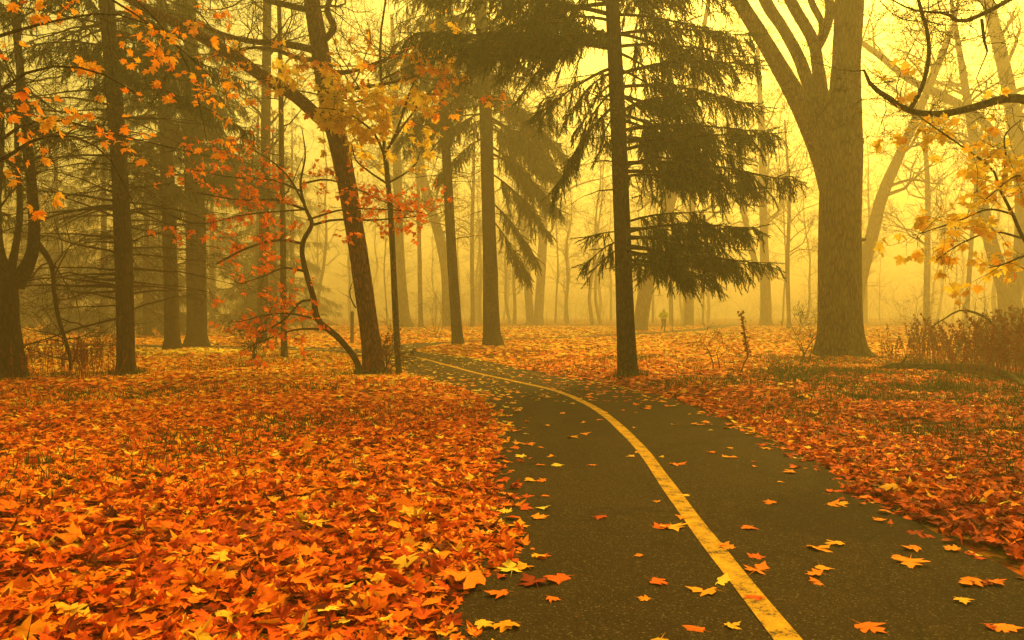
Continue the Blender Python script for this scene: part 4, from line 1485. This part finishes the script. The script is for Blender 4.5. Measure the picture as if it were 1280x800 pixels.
while len(spots) < 80 and tries < 4000:
    tries += 1
    d = rgt.uniform(92, 140)
    x = rgt.uniform(-0.72, 0.72) * d
    if any((x - a) ** 2 + (d - b) ** 2 < 3.0 for a, b in spots):
        continue
    if np.min(np.hypot(S_LINE[:, 0] - x, S_LINE[:, 1] - d)) < 2.4:
        continue
    spots.append((x, d))


def copy_thing(src, loc, rz, sc, label=None):
    r = src.copy()
    COL.objects.link(r)
    r.location = loc
    r.rotation_euler = (0, 0, rz)
    r.scale = (sc, sc, sc)
    if label:
        r['label'] = label
    for ch in src.children:
        c = ch.copy()
        COL.objects.link(c)
        c.parent = r
    return r


for k, (x, d) in enumerate(spots):
    z = float(gz(np.array([x]), np.array([d]))[0])
    zone = 'left of the leaning tree' if x / d < -0.17 else 'between leaning tree and main spruce' if x / d < 0.13 else 'between main spruce and massive maple' if x / d < 0.38 else 'right of the massive maple'
    lb = 'faint far bare tree dissolving into fog, ' + zone
    sc = float(rgt.uniform(0.75, 1.12))
    rz = float(rgt.uniform(0, 6.28))
    if k < 5:
        protos[k].location = (x, d, z)
        protos[k].rotation_euler = (0, 0, rz)
        protos[k]['label'] = lb
    else:
        copy_thing(protos[k % 5], (x, d, z), rz, sc, lb)

# far dense conifers that darken the left background ----------------------------------------------
def far_spruce(loc, h, r, seed, lab):
    t = thing('far_spruce', lab, 'tree', loc, 'dense spruces in the left background')
    pts = np.array([(loc[0], loc[1], loc[2] - 0.2), (loc[0], loc[1], loc[2] + h * 0.5), (loc[0], loc[1], loc[2] + h)])
    v, q, tp2, tr2 = trunk(pts, [0.26, 0.15, 0.02], 30, 10, 0.04, 0.2, 0.5, seed)
    part('trunk', t, v, None, q, M['bark_dark'], True)
    S = Spruce(seed, True)
    S.ring(tp2, tr2, 0.5, h - 0.3, 80, r, 0.5, -0.05, 0.4, 1.0, hang=0.5)
    S.finish(t, M['bark_dark'])


for k, (x, d, h, r, lab) in enumerate([(-26.5, 52, 17, 4.2, 'dense far spruce with boughs to the ground, seen left of the dark bare conifer'), (-21, 46, 11, 3.6, 'short dense spruce seen right behind the dark bare conifer'),
                                       (-33, 58, 19, 4.5, 'tall dense far spruce behind the forked tree'), (-19, 60, 19, 4.4, 'tall dense far spruce behind the close pair of conifers'),
                                       (-15.5, 52, 14, 3.4, 'narrow dense far spruce just right of the close pair of conifers')]):
    far_spruce((x, d, 0.05), h, r, 500 + k, lab)

FAR = [o for o in COL.objects if o.name.startswith('far_spruce') and o.parent is None]
for k, (x, d, sc, lab) in enumerate([(-42, 70, 1.1, 'dense far spruce deepest in the fog at the far left edge'), (-35, 78, 1.15, 'dense far spruce deep in the fog left of the dark bare conifer'), (-27, 72, 1.1, 'dense far spruce deep in the fog behind the short dense spruce'),
                                     (-22.5, 82, 1.2, 'dense far spruce deep in the fog seen between the close pair and the grey trunk'), (-48, 62, 1.0, 'dense far spruce standing beyond the forked tree at the edge')]):
    copy_thing(FAR[k % len(FAR)], (x, d, 0.05), 1.3 * k + 0.7, sc, lab)

# brush under the far woods ---------------------------------------------------------------------
T = Tubes()
rgt = np.random.default_rng(600)
for k in range(520):
    d = rgt.uniform(84, 130)
    x = rgt.uniform(-0.75, 0.75) * d
    if np.min(np.hypot(S_LINE[:, 0] - x, S_LINE[:, 1] - d)) < 2.0:
        continue
    grow(T, np.array([x, d, 0.0]), np.array([rgt.normal(0, 0.2), rgt.normal(0, 0.2), 1.0]), rgt.uniform(1.2, 4.5), 0.022, 2, rgt, kids=4, wig=0.3, n=5, rmin=0.008)
v, q = T.build()
b = link('underbrush', mesh_np('underbrush', v, None, q, M['bark_fogged']))
tag(b, 'thicket of bare twigs under the far foggy woods', 'underbrush', kind='stuff')


# ------------------------------------------------------------------ dry weeds
def weed_proto(seed, mat, lab, group, h=1.2, plume=True):
    rgt = np.random.default_rng(seed)
    t = thing('dry_weed', lab, 'weed', (0, 0, 0), group)
    T = Tubes()
    pos, dr = [], []
    for k in range(3):
        hh = h * rgt.uniform(0.55, 1.05)
        d0 = np.array([rgt.normal(0, 0.13), rgt.normal(0, 0.13), 1.0])
        b0 = np.array([rgt.normal(0, 0.07), rgt.normal(0, 0.07), -0.03])
        u = np.linspace(0, 1, 10)[:, None]
        ln = b0 + d0 * hh * u + np.array([rgt.normal(0, 0.12), rgt.normal(0, 0.12), 0]) * hh * u ** 2
        T.add(ln, np.linspace(0.0075, 0.003, 10), 4)
        for j in range(20):
            f = rgt.uniform(0.3, 1.0) ** 0.6
            q_ = np.array([np.interp(f, u[:, 0], ln[:, c]) for c in range(3)])
            out = norm(np.array([rgt.normal(), rgt.normal(), rgt.uniform(0.3, 1.4)]))
            w_ = 0.085 * (1.08 - f) ** 0.6 * hh
            e = q_ + out * w_ * rgt.uniform(0.4, 1.2)
            T.add(np.array([q_, (q_ + e) / 2 + np.array([0, 0, 0.012]), e]), [0.003, 0.0026, 0.002], 3)
            for z_ in (0.45, 0.7, 1.0):
                pos.append(q_ + (e - q_) * z_)
                dr.append(out)
    v, q = T.build()
    part('stem', t, v, None, q, mat)
    pos, dr = np.array(pos), np.array(dr)
    y = norm(dr * 0.5 + rgt.normal(0, 0.6, dr.shape) + np.array([0, 0, -0.5]))
    v, f, to = stamp_leaves(LEAF_LOW, frames(y, rgt), pos, rgt.uniform(0.02, 0.045, len(pos)), rgt.uniform(0, 0.5, len(pos)), rgt)
    v = v.reshape(-1, 3)
    part('leaves', t, v, f, None, mat)
    return t


def scatter_weeds(protos_, spots_, rgt):
    for k, (x, y, s) in enumerate(spots_):
        z = float(gz(np.array([x]), np.array([y]))[0])
        rz = float(rgt.uniform(0, 6.28))
        if k < len(protos_):
            o = protos_[k]
            o.location, o.rotation_euler, o.scale = (x, y, z), (0, 0, rz), (s, s, s)
        else:
            copy_thing(protos_[k % len(protos_)], (x, y, z), rz, s)


rgt = np.random.default_rng(700)
LBR = 'dry russet weed in the thick patch right of the massive maple'
prs = [weed_proto(701 + k, M['weed'] if k % 3 else M['weed_pale'], LBR, 'dry weeds right of the massive maple', 1.3) for k in range(5)]
sp = []
for k in range(180):
    d = rgt.uniform(16.8, 25)
    lo = 1100 if d > 20 else 1190
    px = lo + (1310 - lo) * rgt.random() ** 0.75
    sp.append(((px - 640) / F * d, d, float(rgt.uniform(0.62, 1.15) * (0.85 + 0.25 * (px - 1090) / 200))))
scatter_weeds(prs, sp, rgt)
LBL = 'dry russet weed at the foot of the dark trunks on the left'
prs = [weed_proto(711 + k, M['weed'], LBL, 'dry weeds among the left trunks', 1.0) for k in range(4)]
sp = []
for k in range(46):
    d = rgt.uniform(16.5, 24)
    px = rgt.uniform(25, 150)
    sp.append(((px - 640) / F * d, d, float(rgt.uniform(0.5, 1.0))))
scatter_weeds(prs, sp, rgt)
LBC = 'thin dry weed stem at the foot of the leaning tree'
prs = [weed_proto(721 + k, M['weed'], LBC, 'dry weeds by the leaning tree', 1.1) for k in range(2)]
sp = [((px - 640) / F * d, d, s) for px, d, s in [(478, 18.9, 0.9), (484, 19.3, 1.1), (490, 18.7, 0.7), (474, 19.6, 1.0), (505, 19.8, 0.6), (460, 18.2, 0.5)]]
scatter_weeds(prs, sp, rgt)

# leafy upright stalk in the middle of the clearing
loc = base_of(925, 470)
t = thing('leafy_stalk', 'single upright stalk covered in brown withered leaves between spruce and massive maple', 'plant', loc)
pts, rad = px_line([(925, 471, 2.6), (930, 455, 2.2), (935, 445, 2), (933, 430, 2), (930, 410, 1.6), (926, 394, 1)], loc[1])
T = Tubes()
p_, r_ = resample(pts, rad, 14)
T.add(p_, r_, 5)
v, q = T.build()
part('stem', t, v, None, q, M['weed'])
rgt = np.random.default_rng(731)
k = rgt.integers(5, 14, 110)
pos = p_[k] + rgt.normal(0, 0.035, (110, 3))
y = norm(rgt.normal(0, 0.6, (110, 3)) + np.array([0, 0, 0.9]))
v, f, to = stamp_leaves(LEAF_MID, frames(y, rgt), pos, rgt.uniform(0.035, 0.085, 110), rgt.uniform(0, 0.2, 110), rgt)
part('leaves', t, v, f, None, M['weed'])


# bare shrubs
def bare_shrub(px, py, h, lab, seed, stems=3, mat='bark_sapling', lean=0.0):
    loc = base_of(px, py)
    t = thing('bare_shrub', lab, 'shrub', loc)
    T = Tubes()
    rgt = np.random.default_rng(seed)
    for k in range(stems):
        grow(T, loc + np.array([rgt.normal(0, 0.06), rgt.normal(0, 0.06), -0.05]), np.array([rgt.normal(lean, 0.3), rgt.normal(0, 0.3), 1.0]), h * rgt.uniform(0.6, 1.0), 0.018, 3, rgt, up=0.05, wig=0.4, kids=5, n=8, rmin=0.0035)
    v, q = T.build()
    part('branches', t, v, None, q, M[mat])


bare_shrub(1005, 459, 1.9, 'spindly bare shrub in front of the massive maple on its left', 741, 4)
bare_shrub(895, 466, 0.9, 'small bare shrub in the clearing right of the main spruce', 742, 2, 'bark_twig', -0.3)
bare_shrub(315, 452, 1.5, 'low twiggy bare shrub under the red leaves', 743, 6, 'bark_twig', 0.2)
bare_shrub(480, 470, 1.1, 'small bare shrub squeezed between the leaning tree and the sapling', 744, 4, 'bark_twig', 0.1)
bare_shrub(545, 424, 3.2, 'bare shrub in the fog behind the slim spruce', 745, 5, 'bark_fogged')
bare_shrub(1150, 428, 2.6, 'bare shrub in the fog behind the dry weeds', 746, 6, 'bark_fogged')

# arched branch in the weeds
loc = base_of(1262, 462)
t = thing('arched_bramble', 'dark bare bramble stem arching over the dry weeds', 'plant', loc)
T = Tubes()
pts, rad = px_line([(1262, 463, 4), (1252, 425, 4), (1238, 402, 3.6), (1222, 392, 3.2), (1200, 388, 2.6), (1178, 400, 1.8), (1165, 408, 1)], loc[1])
p_, r_ = resample(pts, rad, 16)
T.add(p_, r_, 6)
rgt = np.random.default_rng(751)
for k in range(9):
    grow(T, p_[int(rgt.integers(5, 15))], np.array([rgt.normal(-0.3, 0.5), rgt.normal(0, 0.5), rgt.normal(0.1, 0.6)]), rgt.uniform(0.3, 0.8), 0.01, 2, rgt, kids=3, n=5)
v, q = T.build()
part('stem', t, v, None, q, M['bark_twig'])

# mossy log and fallen branch
a, b_ = G(1092, 466), G(1238, 468)
loc = np.array([(a[0] + b_[0]) / 2, (a[1] + b_[1]) / 2, 0.0])
t = thing('mossy_log', 'mossy rotting log lying in front of the dry weeds right of the massive maple', 'log', loc)
z = float(gz(loc[:1], loc[1:2])[0])
v, q, _, _ = trunk(np.array([(a[0], a[1], z + 0.0), (a[0] + 0.5, a[1] + 0.02, z + 0.05), (loc[0], loc[1] - 0.05, z + 0.05), (b_[0], b_[1], z + 0.06), (b_[0] + 0.03, b_[1], z + 0.06)]), [0.05, 0.11, 0.125, 0.115, 0.03], 60, 22, 0.2, 0, 1, 761)
part('stem', t, v, None, q, M['bark_moss'], True)
c = G(1285, 492)
v, q, _, _ = trunk(np.array([(b_[0] - 0.2, b_[1] - 0.05, z + 0.12), ((b_[0] + c[0]) / 2, (b_[1] + c[1]) / 2, z + 0.13), (c[0], c[1], z + 0.07)]), [0.09, 0.075, 0.03], 24, 12, 0.08, 0, 1, 762)
part('branch', t, v, None, q, M['bark_moss'], True)
T = Tubes()
for fx, dz, dx, rr in ((0.2, 0.28, 0.12, 0.035), (0.55, 0.16, -0.1, 0.028), (0.75, 0.34, 0.2, 0.022)):
    q_ = np.array([a[0] + (b_[0] - a[0]) * fx, loc[1] - 0.03, z + 0.1])
    T.add(np.array([q_, q_ + np.array([dx * 0.6, -0.05, dz * 0.6]), q_ + np.array([dx, -0.08, dz])]), [rr, rr * 0.8, rr * 0.6], 8)
v, q = T.build()
part('stub', t, v, None, q, M['bark_moss'])
a = G(996, 463)
t = thing('fallen_branch', 'thin dark fallen branch on the ground in front of the massive maple', 'branch', (a[0], a[1], 0.05))
T = Tubes()
pts = np.array([(a[0] - 0.15, a[1], 0.10), (a[0] + 0.3, a[1] + 0.02, 0.12), (a[0] + 0.7, a[1] - 0.05, 0.09), (a[0] + 1.05, a[1] - 0.1, 0.08)])
p_, r_ = resample(pts, [0.006, 0.016, 0.02, 0.012], 12)
T.add(p_, r_, 6)
v, q = T.build()
part('stem', t, v, None, q, M['bark_twig'])

# poles
loc = np.array([(440 - 640) / F * 36, 36, 0.05])
t = thing('wooden_post', 'weathered wooden post standing by the path, just left of the leaning tree', 'post', loc)
v, q, _, _ = trunk(np.array([(loc[0], 36, -0.1), (loc[0] + 0.01, 36, 0.8), (loc[0] + 0.02, 36, 1.55), (loc[0] + 0.02, 36, 1.56)]), [0.085, 0.08, 0.075, 0.005], 24, 10, 0.04, 0, 1, 771)
part('shaft', t, v, None, q, M['wood_post'], True)
loc = np.array([(840.5 - 640) / F * 57, 57, 0.05])
t = thing('metal_pole', 'thin dark pole standing right beside the runner', 'pole', loc)
T = Tubes()
T.add(np.array([(loc[0], 57, -0.1), (loc[0], 57, 1.2), (loc[0], 57, 2.9), (loc[0], 57, 2.91)]), [0.035, 0.035, 0.035, 0.002], 8)
v, q = T.build()
part('shaft', t, v, None, q, M['metal_pole'])


# ------------------------------------------------------------------ the runner
def skinned(name, parent, nodes, edges, mat, sub=2, root=0):
    """nodes: (x, y, z, r) in the figure's own space"""
    me = bpy.data.meshes.new(name)
    me.from_pydata([n[:3] for n in nodes], edges, [])
    me.materials.append(mat)
    o = link(name, me, parent)
    sk = o.modifiers.new('skin', 'SKIN')
    sk.use_smooth_shade = True
    if not me.skin_vertices:
        bm_attr = me.attributes
    for k, n in enumerate(nodes):
        s = me.skin_vertices[0].data[k]
        r = n[3]
        s.radius = (r, r) if not isinstance(r, tuple) else r
        s.use_root = (k == root)
    ss = o.modifiers.new('subdivision', 'SUBSURF')
    ss.levels = sub
    ss.render_levels = sub
    return o


def ensure_skin(o_me):
    pass


RD = 57.0
RX = (829.5 - 640) / F * RD
loc = np.array([RX, RD, 0.0])
runner = thing('person', 'runner in a fluorescent yellow jacket and pale cap coming towards the viewer in the fog', 'person', loc)
# figure faces the viewer (-Y); x is sideways; left leg lifted behind
import bmesh


def skin_obj(name, nodes, edges, mat, sub=2, root=0):
    me = bpy.data.meshes.new(name)
    bm = bmesh.new()
    lay = bm.verts.layers.skin.verify()
    vs = []
    for k, n in enumerate(nodes):
        v = bm.verts.new(n[:3])
        r = n[3]
        v[lay].radius = r if isinstance(r, tuple) else (r, r)
        v[lay].use_root = (k == root)
        vs.append(v)
    for a, b in edges:
        bm.edges.new((vs[a], vs[b]))
    bm.to_mesh(me)
    bm.free()
    me.materials.append(mat)
    o = link(name, me, runner)
    sk = o.modifiers.new('skin', 'SKIN')
    sk.use_smooth_shade = True
    ss = o.modifiers.new('subdivision', 'SUBSURF')
    ss.levels = ss.render_levels = sub
    return o


N, E = [], []


def nd(x, y, z, r, par=None):
    N.append((x, y, z, r))
    if par is not None:
        E.append((par, len(N) - 1))
    return len(N) - 1


pel = nd(0, 0, 0.95, (0.15, 0.11))
wai = nd(0, -0.01, 1.12, (0.135, 0.10), pel)
che = nd(0, -0.03, 1.32, (0.165, 0.115), wai)
nek = nd(0, -0.04, 1.47, 0.06, che)
hd0 = nd(0, -0.055, 1.56, (0.075, 0.09), nek)
hd1 = nd(0, -0.06, 1.66, (0.078, 0.095), hd0)
hd2 = nd(0, -0.055, 1.73, (0.05, 0.06), hd1)
nose = nd(0, -0.165, 1.615, 0.012, hd0)
hands = []
for s in (-1, 1):
    sh = nd(0.19 * s, -0.02, 1.41, 0.06, che)
    el = nd(0.31 * s, 0.03 - 0.04 * s, 1.16, 0.045, sh)
    wr = nd(0.11 * s, -0.20, 1.20 + 0.03 * s, 0.03, el)
    pa = nd(0.06 * s, -0.26, 1.22 + 0.03 * s, 0.034, wr)
    for k in range(4):
        ln = (0.055, 0.062, 0.058, 0.045)[k]
        f1 = nd(0.03 * s, -0.285 + 0.006 * k, 1.262 + 0.03 * s - 0.022 * k, 0.0095, pa)
        f2 = nd(0.03 * s - ln * 0.5 * s, -0.275 + 0.006 * k, 1.255 + 0.03 * s - 0.022 * k, 0.009, f1)
        nd(0.04 * s - ln * 0.35 * s, -0.235, 1.25 + 0.03 * s - 0.022 * k, 0.008, f2)
    th = nd(0.05 * s, -0.265, 1.275 + 0.03 * s, 0.011, pa)
    nd(0.02 * s, -0.255, 1.295 + 0.03 * s, 0.009, th)
# standing leg and trailing leg
hipR = nd(0.09, -0.01, 0.90, 0.095, pel)
kneR = nd(0.075, -0.10, 0.50, 0.058, hipR)
ankR = nd(0.05, -0.02, 0.10, 0.038, kneR)
toeR = nd(0.055, -0.17, 0.045, 0.032, ankR)
hipL = nd(-0.09, 0.0, 0.90, 0.095, pel)
kneL = nd(-0.07, -0.04, 0.50, 0.058, hipL)
ankL = nd(-0.05, 0.32, 0.33, 0.038, kneL)
toeL = nd(-0.05, 0.37, 0.20, 0.030, ankL)
skin_obj('body', N, E, M['skin'])


def sub_skin(name, ids, grow_r, mat, sub=2):
    mp = {k: i for i, k in enumerate(ids)}
    nn = []
    for k in ids:
        x, y, z, r = N[k]
        r = tuple(a + grow_r for a in r) if isinstance(r, tuple) else (r + grow_r, r + grow_r)
        nn.append((x, y, z, r))
    ee = [(mp[a], mp[b]) for a, b in E if a in mp and b in mp]
    return skin_obj(name, nn, ee, mat, sub)


arm = [k for k in range(len(N)) if k in (8, 9, 10)]
arm_l = [8, 9, 10]
second = 8 + 3 + 1 + 12 + 2
arm_r = [second, second + 1, second + 2]
sub_skin('jacket', [pel, wai, che, nek] + arm_l + arm_r, 0.055, M['hivis'])
sub_skin('tights', [pel, hipR, kneR, ankR, hipL, kneL, ankL], 0.012, M['tights'])
for (an, to_) in ((ankR, toeR), (ankL, toeL)):
    sub_skin('shoe', [an, to_], 0.016, M['shoe'], 2)
# knitted cap with brim and eyes
bm = bmesh.new()
bmesh.ops.create_uvsphere(bm, u_segments=20, v_segments=12, radius=1)
for vv in bm.verts:
    if vv.co.z < 0.12:
        vv.co.z = 0.12 - 0.06 * (0.12 - vv.co.z)
    vv.co = Vector((vv.co.x * 0.098, vv.co.y * 0.118 - 0.058, vv.co.z * 0.105 + 1.665))
brim = bmesh.ops.create_cone(bm, cap_ends=True, segments=16, radius1=0.075, radius2=0.07, depth=0.012)
for vv in brim['verts']:
    vv.co = Vector((vv.co.x, vv.co.y * 0.9 - 0.155, vv.co.z + 1.675 - 0.02))
me = bpy.data.meshes.new('cap')
bm.to_mesh(me)
bm.free()
me.materials.append(M['cap'])
link('cap', me, runner)
for s in (-1, 1):
    bm = bmesh.new()
    bmesh.ops.create_uvsphere(bm, u_segments=8, v_segments=6, radius=0.013)
    for vv in bm.verts:
        vv.co += Vector((0.033 * s, -0.142, 1.645))
    me = bpy.data.meshes.new('eye')
    bm.to_mesh(me)
    bm.free()
    me.materials.append(M['dark'])
    link('eye', me, runner)
runner.rotation_euler = (0, 0, math.radians(8))
runner.location.z = 0.01

# ------------------------------------------------------------------ the fog
DENS = 0.0087
TOPZ = 32.5
bm = bmesh.new()
bmesh.ops.create_cube(bm, size=1.0)
for vv in bm.verts:
    vv.co = Vector((vv.co.x * 360, 95 + vv.co.y * 270, (TOPZ if vv.co.z > 0 else -1.0)))
me = bpy.data.meshes.new('haze')
bm.to_mesh(me)
bm.free()
hz = link('haze', me)
tag(hz, 'even autumn fog filling the woods', 'haze', kind='stuff')
m = bpy.data.materials.new('fog')
m.use_nodes = True
tn = m.node_tree
tn.nodes.clear()
pv = tn.nodes.new('ShaderNodeVolumePrincipled')
pv.inputs['Color'].default_value = (0.60, 0.55, 0.43, 1)
pv.inputs['Density'].default_value = DENS
pv.inputs['Anisotropy'].default_value = 0.4
ou = tn.nodes.new('ShaderNodeOutputMaterial')
tn.links.new(pv.outputs[0], ou.inputs['Volume'])
m.cycles.homogeneous_volume = True
pv.inputs['Density Attribute'].default_value = ''
me.materials.append(m)
